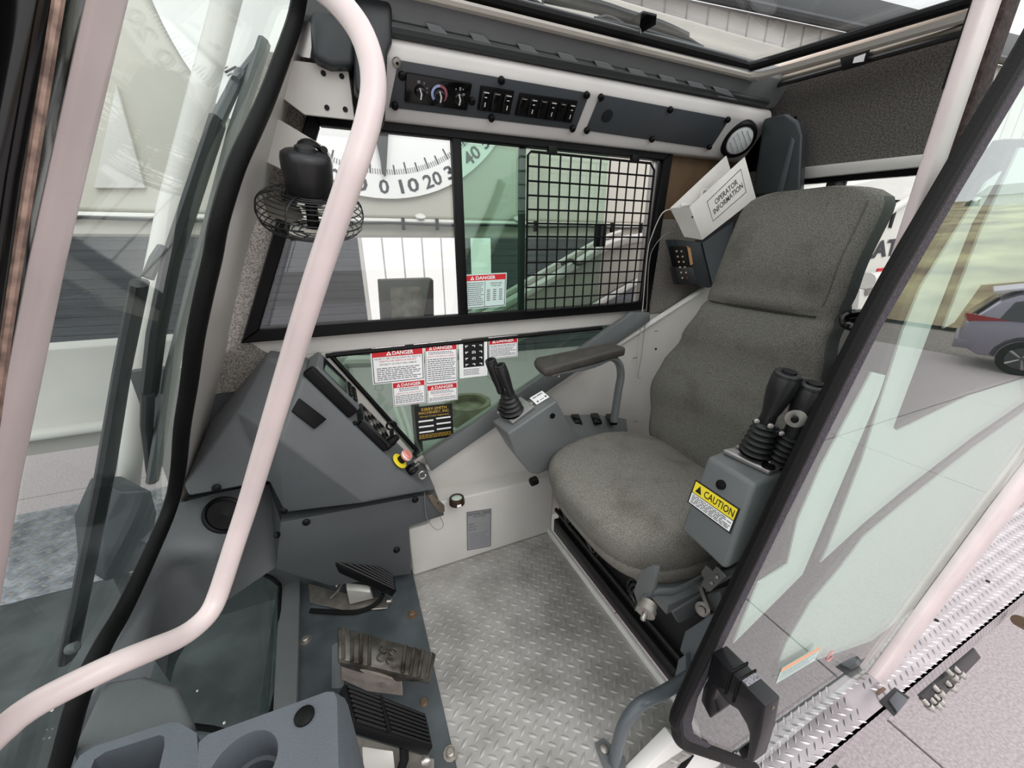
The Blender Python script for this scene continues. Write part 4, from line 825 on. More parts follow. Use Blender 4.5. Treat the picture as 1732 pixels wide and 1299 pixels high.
# ------------------------------------------------------------------ small fittings
lc = V((at(773, 846, Z=.286).x, 1.12, .276)); lc = at(773, 851, Z=.278)
bl_ = thing('bubble_level', 'round bubble level in bronze housing on the white floor ledge', 'level', lc)
m = MB(); m.lathe([(.026, 0), (.026, .012), (.024, .022), (.019, .024), (.018, .018)], lc, (0, 0, 1), 28, cap=False); m.build('housing', mat('bronze_housing', '#4a3a2e', .35, .6), bl_)
m = MB(); m.lathe([(.0185, .019), (.010, .022), (.001, .0225)], lc, (0, 0, 1), 24); m.build('vial', mat('vial_green', '#b9c9bd', .1), bl_)
sh = Sheet(lc+V((-.007, -.0262, .012)), V((.014, 0, 0)), V((0, 0, -.009)), (0, -1, 0)); sh.slab('white_tag', lab_w, bl_)
lt = thing('latch_pin', 'small bronze latch plate with loose wire lanyard beside the console edge', 'latch', at(738, 860, Y=1.05))
m = MB(); m.prism([at(x, y, Y=1.05) for x, y in ((723, 838), (732, 836), (752, 856), (752, 866), (744, 868), (730, 852))], (0, .006, 0)); m.build('plate', mat('bronze_plate', '#71675a', .4, .6), lt, bevel=.001)
m = MB(); m.tube([at(718, 832, Y=1.045), at(719, 860, Y=1.045), at(724, 880, Y=1.04), at(738, 896, Y=1.04), at(750, 888, Y=1.045), at(741, 868, Y=1.05)], .0011, 5, smooth=6); m.build('lanyard', steel, lt)
m = MB(); m.lathe([(.005, 0), (.005, .01)], at(742, 850, Y=1.05), (.3, -.9, .3), 10); m.build('pin', steel, lt)
# document box, remote and its wires
db = thing('document_box', 'worn white plastic operator information box behind the seat shoulder', 'box', at(1200, 380, Y=1.1))
fa = [at(1135, 354, Y=1.06), at(1252, 266, Y=.99), at(1279, 340, Y=.98), at(1186, 405, Y=1.05)]
A = at(1144, 349, Y=1.06)
fr = [at(1176, 351, Y=1.02), at(1261, 264, Y=.97), at(1279, 335, Y=.96), at(1186, 406, Y=1.01)]
fr[0] = at(1170, 345, Y=1.03)
fu_ = plane3(fr[0], fr[2], fr[3]); fnn = facing(fu_)
fr = [onp(fu_, *p) for p in ((1166, 350), (1260, 265), (1279, 335), (1188, 406))]
m = MB(); m.prism(fr, -fnn*.004); m.build('front_panel', soft_w, db, bevel=.0015)
bk_ = [p for p in (at(1134, 352, Y=1.10), at(1229, 263, Y=1.07), at(1240, 300, Y=1.06), at(1160, 402, Y=1.07))]
m = MB(); m.prism(bk_, (0, .004, 0)); m.build('back_panel', soft_w, db, bevel=.0015)
m = MB(); m.mesh([fr[0], bk_[0], at(1157, 400, Y=1.06), fr[3]], [(0, 1, 2, 3)]); m.build('end_panel', soft_w, db)
m = MB(); m.tube([at(1150, 349, Y=1.07), at(1180, 345, Y=1.06), at(1188, 325, Y=1.06), at(1196, 322, Y=1.05)], (.004, .010), 8, smooth=4); m.build('papers', lab_w, db)
def dsheet(pts): return [onp(fu_, *p) for p in pts]
ra = dsheet(((1196, 341), (1253, 286), (1262, 325), (1206, 374)))
m = MB(); m.tube(ra, .0012, 6, closed=True); m.build('raised_border', ink, db)
ru = (ra[1]-ra[0]); rw_ = (ra[3]-ra[0]); sh = Sheet(ra[0], ru, rw_, fnn)
sh.text('lettering', ink, [('OPERATOR', .18, .20, .84, .46), ('INFORMATION', .08, .54, .94, .80)], db, .0008, .008)
m = MB(); m.lathe([(.003, 0), (.003, .001)], onp(fu_, 1171, 367), fnn, 8); m.build('rivet_hole', black, db)
hb = thing('holder_bracket', 'slate bracket holding the white document box on the side wall', 'bracket', at(1200, 480, Y=1.12))
q = [(1142, 405), (1190, 410), (1240, 372), (1240, 440), (1210, 485), (1198, 487), (1160, 470)]
m = MB(); m.prism([at(x, y, Y=1.11) for x, y in q], (0, .05, 0)); m.build('plate', mat('slate_bracket', '#30353a', .45), hb, bevel=.003)
m = MB(); m.prism([at(x, y, Y=1.105) for x, y in ((1188, 411), (1240, 376), (1232, 430), (1205, 480))], (0, .004, 0)); m.build('side_flange', mat('slate_flange', '#4a5054', .45), hb)
rm = thing('remote_keypad', 'black handheld keypad with gold-edged side in a holster beside the seat', 'remote', at(1165, 480, Y=1.09))
q = [at(1138, 416, Y=1.09), at(1162, 417, Y=1.085), at(1180, 478, Y=1.085), at(1148, 480, Y=1.09)]
m = MB(); m.prism(q, (.0, .022, 0)); m.build('body', black, rm, bevel=.003)
m = MB(); m.prism([at(1162, 416, Y=1.083), at(1168, 420, Y=1.083), at(1172, 446, Y=1.083), at(1168, 449, Y=1.083)], (0, .02, 0)); m.build('gold_edge', mat('gold_edge', '#c79c74', .3, .5), rm)
m = MB(); m.prism([at(1143, 452, Y=1.082), at(1172, 452, Y=1.078), at(1181, 480, Y=1.078), at(1149, 482, Y=1.082)], (0, .03, 0)); m.build('holster', mat('holster_black', '#1b1c1e', .5), rm, bevel=.002)
for i in range(2):
    for j in range(6):
        x = 1144+8*i+1.9*j; y = 425+9*j
        m = MB(); m.lathe([(.0035, 0), (.003, .003)], at(x, y, Y=1.088 if j < 3 else 1.081), (0, -1, 0), 8); m.build('key', mat('key_pale', '#b9a48c', .5) if not (i == 1 and j == 5) else mat('key_red', '#8a2f2a', .5), rm)
m = MB(); m.tube([at(1137, 353, Y=1.10), at(1120, 361, Y=1.10), at(1104, 395, Y=1.12), at(1095, 430, Y=1.14), at(1087, 520, Y=1.15), at(1080, 590, Y=1.15), at(1076, 640, Y=1.15)], .0016, 6, smooth=6); tag(m.build('thin_wire', mat('wire_white', '#c9c5be', .5)), 'thin pale wire looping from the document box end, hanging down to a knot', 'wire')
m = MB(); m.tube([at(1150, 391, Y=1.12), at(1128, 395, Y=1.12), at(1108, 415, Y=1.14), at(1098, 445, Y=1.15), at(1093, 530, Y=1.15), at(1085, 600, Y=1.15), at(1079, 636, Y=1.15), at(1084, 640, Y=1.15)], .0013, 6, smooth=6); tag(m.build('thin_wire', mat('wire_grey', '#8d8a84', .5)), 'thinner grey wire from behind the holder bracket, hanging beside the pale one', 'wire')
# window guard mesh
ga = [at(893, 253, Y=1.158), at(1110, 276, Y=1.158), at(1086, 511, Y=1.158), at(888, 522, Y=1.158)]
gd_ = thing('window_guard', 'black wire mesh guard over the rear half of the side window', 'window guard', at(990, 520, Y=1.158))
x0, x1, z0, z1 = ga[0].x, ga[1].x-.005, ga[2].z-.002, ga[0].z-.004
m = MB(); m.tube([V((x0, 1.158, z0)), V((x1, 1.158, z0)), V((x1, 1.158, z1-.02)), V((x1-.02, 1.158, z1)), V((x0+.01, 1.158, z1)), V((x0, 1.158, z1-.01))], .0038, 8, closed=True); m.build('guard_frame', black, gd_)
nx, nz = 13, 12
for k in range(1, nx): m = MB(); m.tube([V((x0+(x1-x0)*k/nx, 1.158, z0)), V((x0+(x1-x0)*k/nx, 1.158, z1))], .0028, 6); m.build('wire_rod', black, gd_)
for k in range(1, nz): m = MB(); m.tube([V((x0, 1.154, z0+(z1-z0)*k/nz)), V((x1, 1.154, z0+(z1-z0)*k/nz))], .0028, 6); m.build('wire_rod', black, gd_)
for px in (934, 1075): m = MB(); m.box(V((at(px, 260, Y=1.158).x, 1.16, z1+.008)), (.03, .014, .022)); m.build('clip', black, gd_, bevel=.002)
mb = MB(); mb.box(at(1015, 398, Y=1.185), (.04, .02, .075)); lh = mb.build('sash_latch', black, win, bevel=.004); mb = MB(); mb.box(at(1017, 398, Y=1.173), (.008, .006, .07)); mb.build('finger_ridge', mat('ridge_grey', '#3a3c40', .3), lh)

# ------------------------------------------------------------------ grab rail, lower rail, sunshade roller
gp = [at(x, y, D=d) for x, y, d in ((400, -160, .42), (470, -95, .385), (522, -40, .37), (569, 0, .365), (607, 48, .36), (627, 100, .36), (632, 150, .36), (624, 200, .36), (610, 250, .36), (593, 300, .36), (559, 400, .37), (526, 500, .385), (480, 650, .42), (450, 750, .45), (420, 850, .48), (397, 920, .49), (371, 1000, .49), (355, 1035, .48), (331, 1060, .465), (300, 1080, .445), (245, 1103, .41), (188, 1127, .385), (88, 1176, .36), (40, 1205, .35), (12, 1228, .345), (-30, 1268, .34), (-110, 1360, .335))]
m = MB(); m.tube(gp, .0117, 20, smooth=4); tag(m.build('grab_rail', tubew), 'large bent white painted grab rail crossing the doorway', 'grab rail')
m = MB(); m.tube([at(1032, 1340, Y=.38), at(1043, 1270, Y=.385), at(1056, 1225, Y=.39), at(1082, 1192, Y=.39), at(1120, 1172, Y=.39), at(1160, 1148, Y=.39), at(1200, 1120, Y=.39)], .0135, 16, smooth=5); hr = thing('entry_handle', 'bent grey tube entry handle beside the sill', 'handle', at(1040, 1320, Y=.38)); m.build('tube', mat('handle_grey', '#585e62', .3), hr)
o_ = at(1022, 1270, Z=.004); m = MB(); m.prism([o_+V((-.02, -.03, 0)), o_+V((.02, -.05, 0)), o_+V((.035, -.03, 0)), o_+V((.012, .02, 0)), o_+V((-.012, .02, 0))], (0, 0, .004)); m.build('foot_plate', greym, hr)
m = MB(); m.lathe([(.010, .004), (.010, .010), (.006, .012)], o_, n=10); m.build('foot_bolt', zinc, hr)
rl = thing('sunshade_roller', 'beige rolled sunshade along the rear edge of the roof window', 'sunshade', at(1430, 100, X=1.44))
m = MB(); m.tube([at(1262, 138, X=1.44), at(1690, 5, X=1.44)], .018, 16); m.build('cloth_roll', mat('shade_cloth', '#c6b5a6', .7, bump=.5, bscale=300), rl)
m = MB(); m.tube([at(1238, 158, X=1.43), at(1690, 30, X=1.43)], .011, 12); m.build('pull_bar', mat('dull_chrome', '#8b8378', .3, .7), rl)
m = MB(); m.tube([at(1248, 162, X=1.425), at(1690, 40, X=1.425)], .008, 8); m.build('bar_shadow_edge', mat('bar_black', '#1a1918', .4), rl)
m = MB(); q = [(1420, 98), (1472, 80), (1465, 108), (1424, 120)]
pts = [at(x, y, X=1.41) for x, y in q]; m.prism(pts, (.004, 0, 0)); cp = m.build('clip', black, rl, bevel=.002)
m = MB(); m.prism([at(x, y, X=1.408) for x, y in ((1445, 97), (1464, 90), (1460, 104), (1442, 107))], (.002, 0, 0)); m.build('clip_window', lab_w, cp)
# ------------------------------------------------------------------ sliding door slid back along the near side
YD = .29
def dp(x, y, Y=YD): return at(x, y, Y=Y)
door = thing('door_1', 'x', 'x', (1.0, YD, -.1)); del door['label']; del door['category']; struct(door)
edge = [dp(1800, -50), dp(1732, 78), dp(1600, 302), dp(1461, 545), dp(1300, 873), dp(1154, 1180), dp(1144, 1225), dp(1150, 1250), dp(1180, 1264), dp(1276, 1297)]
gl_ = edge + [dp(1300, 1280), dp(1466, 1138), dp(1677, 850), dp(1900, 560), V((1.9, YD, 1.3)), V((1.2, YD, 1.55))]
m = MB(); m.prism(gl_, (0, .005, 0)); m.build('pane', doorglass, door, smooth=False)
m = MB(); m.tube([p+V((0, -.002, 0)) for p in edge], .011, 10, smooth=4); m.build('edge_seal', rubber, door)
dm = (V((.03, 0, -.012)))
m = MB(); m.prism([p+V((.006, 0, -.002)) for p in edge[:9]]+[p+dm*1.15 for p in edge[8::-1]], (0, -.006, 0)); m.build('frosted_band', rubber_d, door, smooth=False)
m = MB(); m.tube([dp(1158, 1258, .286), dp(1270, 1301, .286)], .002, 6); m.build('lower_edge', black, door)
m = MB(); m.prism([dp(1466, 1138), dp(1677, 850), dp(1900, 560), dp(1935, 575), dp(1707, 852), dp(1481, 1150)], (0, -.02, 0)); m.build('door_frame', pillw, door, bevel=.004)
# door handle block
hm = mat('door_handle_black', '#151517', .35)
X0 = dp(1205, 1104, .284).x; hw = V((.034, 0, .0))
sil = [at(x, y, X=X0) for x, y in ((1205, 1104), (1295, 1195), (1287, 1243), (1273, 1291), (1262, 1285), (1266, 1262), (1267, 1240), (1262, 1225), (1248, 1201), (1230, 1190), (1213, 1167), (1206, 1185), (1213, 1206), (1201, 1216), (1185, 1185), (1189, 1163), (1196, 1150))]
m = MB(); m.prism(sil, hw); hd_ = m.build('door_handle', hm, door, bevel=.0025, seg=2)
m = MB(); m.prism([at(x, y, X=X0+.004) for x, y in ((1248, 1270), (1257, 1262), (1267, 1270), (1266, 1283), (1256, 1286))], (.02, 0, 0)); m.build('latch_foot', black, hd_, bevel=.002)
D_, C_2 = sil[0], sil[1]; dzz = V((0, 0, -.05))
for t in (.40, .55):
    k0 = D_.lerp(C_2, t); lp = [k0+V((-.002, 0, .002)), k0+hw+V((.002, 0, .002)), k0+hw+dzz+V((.002, 0, 0)), k0+dzz+V((-.002, 0, 0))]
    m = MB(); m.tube(lp, .0018, 6, closed=True); m.build('rubber_ring', rubber, hd_)
k0, k1 = D_.lerp(C_2, .57), D_.lerp(C_2, .68); uz = V((0, 0, .0008))
m = MB(); m.prism([k0+uz+hw*.06, k0+uz+hw*.94, k1+uz+hw*.94, k1+uz+hw*.06], (0, 0, .0006)); m.build('worn_patch', mat('worn_grey', '#7c7a80', .6, var=.5, vscale=300), hd_)
m = MB(); m.lathe([(.003, 0), (.003, .0015)], C_2+hw*.55+V((0, -.001, -.013)), (0, -1, 0), 10); m.build('handle_screw', mat('brass', '#8a7a5a', .3, .8), hd_)
# faded sticker on the door glass
A, B, C_ = dp(1322, 1130, .2895), dp(1388, 1092, .2895), dp(1312, 1156, .2895)
sh = Sheet(A, B-A, (C_-A)*1.0, (0, -1, 0)); o = sh.slab('faded_sticker', mat('faded_label', '#b9c8c4', .6), t=.0006); tag(o, 'faded pale sticker with orange top band low on the door glass', 'decal')
sh.rects('orange_band', mat('orange_band', '#d8a07c', .6), [(0, 0, 1, .28)], o, .0009); sh.rects('fine_print', mat('faint_print', '#93a8a4', .6), word_bars(.05, .36, .95, .92, 4, R0), o, .0009)
c_ = dp(1405, 1110, .2885); m = MB(); m.tube([c_+V((math.cos(.7+t*.31)*.014, 0, math.sin(.7+t*.31)*.014)) for t in range(17)]+[c_+V((.004, 0, .0))], .0016, 6); tag(m.build('round_mark', mat('faded_red_mark', '#c38a88', .6)), 'faded red curl mark on the door glass beside the sticker', 'decal')

# ------------------------------------------------------------------ aluminium side deck
dk = thing('side_deck', 'bright aluminium tread-plate running deck along the near side', 'deck', (2, .28, -.3))
m = MB(); m.prism([V((.45, .235, -.2)), V((7, .235, -.2)), V((7, .46, -.2)), V((.45, .46, -.2))], (0, 0, -.006)); m.build('deck_plate', tread_al, dk, smooth=False)
m = MB(); m.prism([V((.45, .235, -.2)), V((7, .235, -.2)), V((7, .235, -.31)), V((.45, .235, -.31))], (0, .006, 0)); m.build('deck_skirt', tread_al, dk, smooth=False)
cut = lambda x, y: not (1.235 < x < 1.325 and y < .30)
lg = lugs(.6, 3.2, .245, .45, .034, .0135, .0038, .0026, Matrix.Translation((0, 0, -.2)), cut); stuff(lg.build('tread_lug', tread_al, dk, angle=60))
lg = lugs(.6, 2.8, .008, .104, .022, .008, .003, .002, Matrix.Translation((0, .2348, -.2)) @ Matrix.Rotation(math.radians(90), 4, 'X') @ Matrix.Scale(-1, 4, (0, 1, 0))); stuff(lg.build('skirt_lug', tread_al, dk, angle=60))
def rpt(x, y): return at(x, y, Z=-.1985)
m = MB(); m.prism([rpt(*p) for p in ((1487, 1186), (1513, 1163), (1538, 1180), (1512, 1212))], (0, 0, .002)); m.build('step_pocket', mat('pocket_dark', '#1b1b1d', .5), dk)
m = MB(); m.prism([at(*p, Z=-.19) for p in ((1503, 1183), (1517, 1168), (1536, 1182), (1518, 1204))], (0, 0, -.02)); m.build('pocket_block', mat('pocket_grey', '#55585d', .5), dk, bevel=.003)
m = MB(); m.prism([rpt(*p) for p in ((1481, 1172), (1493, 1162), (1499, 1166), (1486, 1176))], (0, 0, .002)); m.build('rust_slot', rust, dk)
for p in ((1584, 1049), (1671, 983), (1312, 1260)):
    m = MB(); m.lathe([(.007, 0), (.007, .001)], rpt(*p), (0, 0, 1), 12); m.build('deck_hole', black, dk)
m = MB(); m.prism([at(*p, Y=.262) for p in ((1560, 1180), (1650, 1098), (1660, 1112), (1576, 1200))], (0, .03, 0)); m.build('manifold_bar', mat('manifold_dark', '#2a2a2c', .5), dk, bevel=.004)
m = MB()
lv = thing('valve_levers', 'row of silver hydraulic fittings hanging under the running deck edge', 'fitting', at(1600, 1160, Y=.16))
for x, y in ((1572, 1195), (1584, 1192), (1590, 1172), (1590, 1186), (1613, 1145), (1625, 1140), (1610, 1163)):
    p = at(x, y, Y=.245); q = MB(); q.lathe([(.010, -.035), (.010, -.01), (.015, -.008), (.015, .005), (.008, .006), (.006, .02), (.002, .024)], p, (.3, -.6, -.5), 10); q.build('fitting', steel, lv)
m = MB(); m.lathe([(.02, 0), (.025, .05), (.02, .06)], at(1722, 1050, Y=.2), (.6, -.2, -.3), 14); tag(m.build('rusty_pipe_end', rust), 'rusty pipe end under the far end of the running deck', 'pipe')
m = MB(); m.lathe([(.22, -.08), (.27, -.07), (.29, -.03), (.29, .03), (.27, .07), (.22, .08)], V((1.1, .30, -.75)), (0, 1, 0), 36); m.build('wheel', rubber, dk)
m = MB(); m.box((4.1, .36, -.07), (.3, .2, .25)); m.tube([V((3.95, .33, -.1)), V((3.8, .3, 0)), V((3.9, .3, .1))], .03, 8); tag(m.build('hose_bundle_box', black, bevel=.01), 'black box with hose at the far end of the running deck', 'box')

# ------------------------------------------------------------------ ground outside: concrete slabs, gravel, hill
GZ = -1.45
g0 = MB(); g0.box((0, 0, GZ-.08), (80, 80, .04)); gr = struct(g0.build('ground', gravel, smooth=False))
sx, sy = 3.6, 3.6; base = None
for i in range(-6, 4):
    for j in range(-4, 5):
        x0 = 2.52 + i*sx; y0 = -2.0+j*sy
        if x0 > 12: continue
        if base is None:
            m = MB(); m.box((0, 0, 0), (sx-.012, sy-.012, .06)); base = m.build('concrete_slab', concrete, gr, bevel=.004, seg=1); ob = base
        else: ob = base.copy(); COL.objects.link(ob)
        ob.location = (x0+sx/2, y0+sy/2, GZ-.03)
rh = random.Random(5)
from mathutils import noise
vs, fs = [], []; nx_, ny_ = 60, 70
for i in range(nx_):
    for j in range(ny_):
        x = 17.2+i*1.6; y = -75+j*1.7; t = max(0, (x-17)/75)
        vs.append((x, y, GZ-.02+8.2*t**.75+noise.noise(V((x*.08, y*.08, 0)))*.9*min(1, t*5)+noise.noise(V((x*.4, y*.4, 3)))*.15*min(1, t*5)))
for i in range(nx_-1):
    for j in range(ny_-1): a = i*ny_+j; fs.append((a, a+ny_, a+ny_+1, a+1))
grass = mat('dry_grass', '#a59d75', .95, bump=.8, bscale=8, col2='#846e58', var=.25, vscale=.35, detail=10)
m = MB(); m.mesh(vs, fs); struct(m.build('hillside', grass))
# house and bushes on the ridge, parked car
def mirp(px, py, x):
    p = at(px, py, X=x); return V((p.x, 2*YD-p.y, p.z))
hp_ = mirp(1712, 362, 80)
hs = thing('farmhouse', 'small pale farmhouse far away on the hill ridge', 'house', hp_)
m = MB(); m.box(hp_+V((0, 0, 1.0)), (5, 5, 2.6)); m.build('walls', white2, hs)
m = MB(); m.prism([hp_+V((-2.9, -3, 2.2)), hp_+V((2.9, -3, 2.2)), hp_+V((0, -3, 3.6))], (0, 6, 0)); m.build('roof', mat('roof_grey', '#a3a09f', .8), hs)
for k, (px, s) in enumerate(((1640, 1.5), (1655, 1.1), (1668, 1.3), (1682, .9), (1628, .8))):
    p = mirp(px, 362, 78+k); tr = thing('ridge_tree', ['biggest dark tree of the row on the hill ridge', 'low tree next to the biggest one on the ridge', 'second biggest tree of the ridge row', 'small tree closest to the farmhouse on the ridge', 'smallest tree at the outer end of the ridge row'][k], 'tree', p-V((0, 0, .5)), 'trees on the ridge')
    m = MB(); m.tube([p-V((0, 0, .6)), p+V((0, 0, s*.5))], .15, 6); m.build('trunk', mat('bark', '#4a4038', .9), tr)
    m = MB(); r_ = random.Random(k)
    for q in range(7): bmesh.ops.create_icosphere(m.bm, subdivisions=1, radius=s*r_.uniform(.28, .42), matrix=Matrix.Translation(p+V((r_.uniform(-.5, .5)*s, r_.uniform(-.6, .6)*s, s*r_.uniform(.4, 1.0)))))
    m.build('crown', mat('tree_green', '#4b5241', .95), tr)
# car: axis direction and builder
cw = V((12.45, -2.15, GZ)); cdir = V((.30, .954, 0)).normalized(); cs = V((-cdir.y, cdir.x, 0))   # cs points to the viewer side
car = thing('parked_car', 'silver-grey crossover car parked on the concrete, mirrored in the door glass', 'car', cw+cdir*1.3)
def cp_(l, s, z): return cw + cdir*l + cs*s + V((0, 0, z))
carp = mat('car_paint', '#8d8996', .25, .6); carg = mat('car_glass', '#2b2d33', .06)
prof = [(-.85, .45), (-.95, .62), (-.92, .95), (-.86, 1.02), (-.55, 1.48), (-.35, 1.60), (.6, 1.66), (1.4, 1.60), (2.2, 1.14), (3.1, 1.02), (3.5, .85), (3.58, .55), (3.45, .35), (-.6, .30)]
rgs = []
for s, k in ((-1.75, .0), (-1.70, 1), (-1.2, 1), (-.1, 1), (.02, .0)):
    rgs.append([cp_(l*(.985 if k == 0 else 1), s - (0 if z < 1.0 else (z-1.0)*.28*(1 if s > -.8 else -1)), z*(.97 if k == 0 and z > 1.3 else 1)) for l, z in prof])
m = MB(); m.rings(rgs); m.build('body', carp, car, bevel=.03, seg=2, angle=40)
m = MB(); m.prism([cp_(l, .035-(z-1)*.27, z) for l, z in ((-.5, 1.05), (-.38, 1.42), (.0, 1.52), (.55, 1.55), (.55, 1.06))], cs*.012); m.build('rear_side_window', carg, car)
m = MB(); m.prism([cp_(l, .035-(z-1)*.27, z) for l, z in ((.62, 1.06), (.62, 1.55), (1.35, 1.5), (1.95, 1.12), (1.9, 1.06))], cs*.012); m.build('front_side_window', carg, car)
m = MB(); m.prism([cp_(-.90, -.2, 1.05), cp_(-.90, -1.5, 1.05), cp_(-.60, -1.4, 1.47), cp_(-.60, -.3, 1.47)], cdir*-.03); m.build('rear_window', carg, car)
m = MB(); m.hull([cp_(-.98, -.5, 1.0), cp_(-.98, -.5, 1.12), cp_(-.98, .03, 1.14), cp_(-.35, .045, 1.06), cp_(-.9, .045, .98), cp_(-.9, -.4, 1.0)]); m.build('tail_light', mat('tail_red', '#8e2026', .15), car)
m = MB(); m.prism([cp_(-.70, -1.6, 1.56), cp_(-.70, .0-.14, 1.56), cp_(-.3, -.16, 1.66), cp_(-.3, -1.58, 1.66)], (0, 0, .04)); m.build('roof_spoiler', mat('spoiler_pale', '#c9c6d0', .3, .3), car)
m = MB(); m.prism([cp_(-.99, -1.7, .40), cp_(-.99, .03, .40), cp_(-.99, .03, .60), cp_(-.99, -1.7, .60)], cdir*.3); m.build('rear_bumper', mat('bumper_grey', '#7a7780', .5), car, bevel=.03)
for l in (0, 2.65):
    for s in (-.02, -1.72):
        o_ = cp_(l, s, .34); m = MB(); m.lathe([(.20, -.10), (.31, -.11), (.34, -.07), (.34, .07), (.31, .10), (.24, .10), (.22, .06)], o_, cs, 32, cap=False); wh = m.build('wheel', rubber, car)
        m = MB(); m.lathe([(.22, .05), (.05, .04), (.04, .08), (.001, .085)], o_, cs, 20); m.build('rim', mat('rim_dark', '#3a3a3e', .4), wh)
        for k in range(5):
            a = 2*math.pi*k/5; e = cdir*math.cos(a)+V((0, 0, 1))*math.sin(a); m = MB(); m.tube([o_+e*.03+cs*.085, o_+e*.225+cs*.075], (.012, .028), 6, flat=cs); m.build('spoke', alu, wh)
m = MB()
for l in (0, 2.65): m.tube([cp_(l+.40*math.cos(a*math.pi/8), .03, .34+.40*math.sin(a*math.pi/8)) for a in range(9)], .035, 8)
m.build('wheel_arch', mat('arch_black', '#26262a', .6), car)

# ------------------------------------------------------------------ carrier deck, rails and objects ahead of the windshield
cdk = thing('carrier_deck', 'dark grey dusty carrier deck ahead of and beside the cab', 'deck', (-1, 1.3, -.3))
deckd = mat('carrier_deck_dark', '#4b4f51', .55, col2='#3f4345', var=.25, vscale=6, detail=10)
m = MB(); m.prism([V((-1.9, .1, -.25)), V((-.35, .1, -.25)), V((-.35, 1.84, -.25)), V((-1.9, 1.84, -.25))], (0, 0, -.05)); m.build('dark_plate', deckd, cdk)
m = MB(); m.prism([V((-.34, 1.25, -.30)), V((4, 1.25, -.30)), V((4, 2.62, -.30)), V((-.34, 2.62, -.30))], (0, 0, -.05)); m.build('rear_plate', mat('deck_pale', '#a7aaa6', .6, var=.15, vscale=4), cdk)
m = MB(); m.prism([V((-4, 1.85, -.25)), V((-.35, 1.85, -.25)), V((-.35, 2.58, -.25)), V((-4, 2.58, -.25))], (0, 0, -.05)); m.build('tread_strip', mat('blue_tread', '#a9adb6', .4, .6, col2='#868c98', var=.25, vscale=18, detail=8), cdk)
lg = lugs(-3.2, -.4, 1.86, 2.57, .05, .02, .006, .003, Matrix.Translation((0, 0, -.25))); stuff(lg.build('tread_lug', alu, cdk, angle=60))
rd_ = random.Random(9); m = MB()
for k in range(26): x, y = rd_.uniform(-1.3, -.5), rd_.uniform(.5, 1.7); bmesh.ops.create_icosphere(m.bm, subdivisions=1, radius=rd_.uniform(.004, .012), matrix=Matrix.Translation((x, y, -.245)))

for k in range(30): x, y = rd_.uniform(-.8, -.37), rd_.uniform(.4, 1.2); bmesh.ops.create_icosphere(m.bm, subdivisions=1, radius=rd_.uniform(.0015, .005), matrix=Matrix.Translation((x, y, -.249)))
stuff(m.build('grit', lab_w, cdk))
rail = thing('frame_rail', 'white painted steel frame rail with rolled lower lip beyond the deck', 'rail', (-3, 2.65, .1))
m = MB(); m.prism([V((-8, 2.62, .60)), V((-.50, 2.62, .60)), V((-.50, 2.62, .19)), V((-8, 2.62, .19))], (0, .2, 0)); m.build('web', boomw, rail, bevel=.012, seg=3)
m = MB(); m.tube([V((-8, 2.62, .17)), V((-.50, 2.62, .17))], .035, 12); m.build('rolled_lip', boomw, rail)
m = MB(); m.prism([V((-8, 2.66, .15)), V((-.50, 2.66, .15)), V((-.50, 2.66, .04)), V((-8, 2.66, .04))], (0, .1, 0)); m.build('lower_flange', mat('rail_grey', '#9b9893', .5), rail)
m = MB(); m.tube([ws(392, -30, .22), ws(290, 352, .22), ws(238, 600, .22), ws(215, 850, .22)], .030, 14); tag(m.build('guard_pole', boomw), 'slanted white pole standing outside in front of the windshield', 'pole')
m = MB(); q = [(203, 833), (256, 830), (266, 868), (262, 895), (232, 965), (178, 985), (172, 900)]
m.prism([at(x, y, Y=1.35) for x, y in q], (-.10, .10, .02)); pc = at(215, 950, Y=1.39); m.tube([pc+V((-.05, .04, 0)), V((pc.x-.05, pc.y+.04, -.2485))], .02, 10); tag(m.build('lamp_housing', mat('housing_grey', '#3f4548', .45), bevel=.012, seg=3), 'grey angular lamp housing outside the lower windshield', 'lamp')
wp = thing('windshield_wiper', 'black windshield wiper with long blade against the outside of the glass', 'wiper', ws(120, 1100, .05))
wg = mat('wiper_black', '#26292b', .45); wgg = mat('wiper_grey', '#5a5f60', .4)
m = MB(); m.tube([ws(116, 1108, .06), ws(150, 940, .06), ws(178, 800, .06), ws(206, 630, .05), ws(236, 478, .04)], [(.012, .026)]*2+[(.012, .024)]+[(.01, .02)]*2, 10, flat=(1, 0, 0)); m.build('arm', wg, wp)
m = MB(); m.tube([ws(250, 470, .035), ws(262, 440, .035), ws(275, 420, .035)], .008, 8); m.build('arm_hook', wg, wp)
m = MB(); m.tube([ws(447, 72, .02), ws(395, 230, .02), ws(345, 420, .02), ws(292, 620, .02), ws(258, 812, .02)], (.011, .016), 8, flat=(1, 0, 0)); m.build('blade', wgg, wp)
m = MB(); m.tube([ws(438, 85, .035), ws(410, 122, .04), ws(398, 135, .04)], .007, 8); m.tube([ws(408, 122, .04), ws(365, 210, .045)], (.01, .012), 8); m.build('upper_yoke', wgg, wp)
m = MB(); m.tube([ws(368, 205, .045), ws(330, 320, .045), ws(290, 440, .045), ws(265, 560, .045), ws(252, 668, .045)], (.012, .022), 8, flat=(1, 0, 0)); m.build('yoke_bar', wg, wp)
m = MB(); m.tube([ws(250, 665, .042), ws(248, 720, .042), ws(252, 756, .042), ws(257, 800, .03)], (.010, .012), 8); m.build('lower_yoke', wg, wp)
m = MB(); m.lathe([(.009, 0), (.009, .012), (.005, .015)], ws(118, 1098, .035), (.9, -.3, .4), 14); m.build('pivot_cap', wgg, wp)

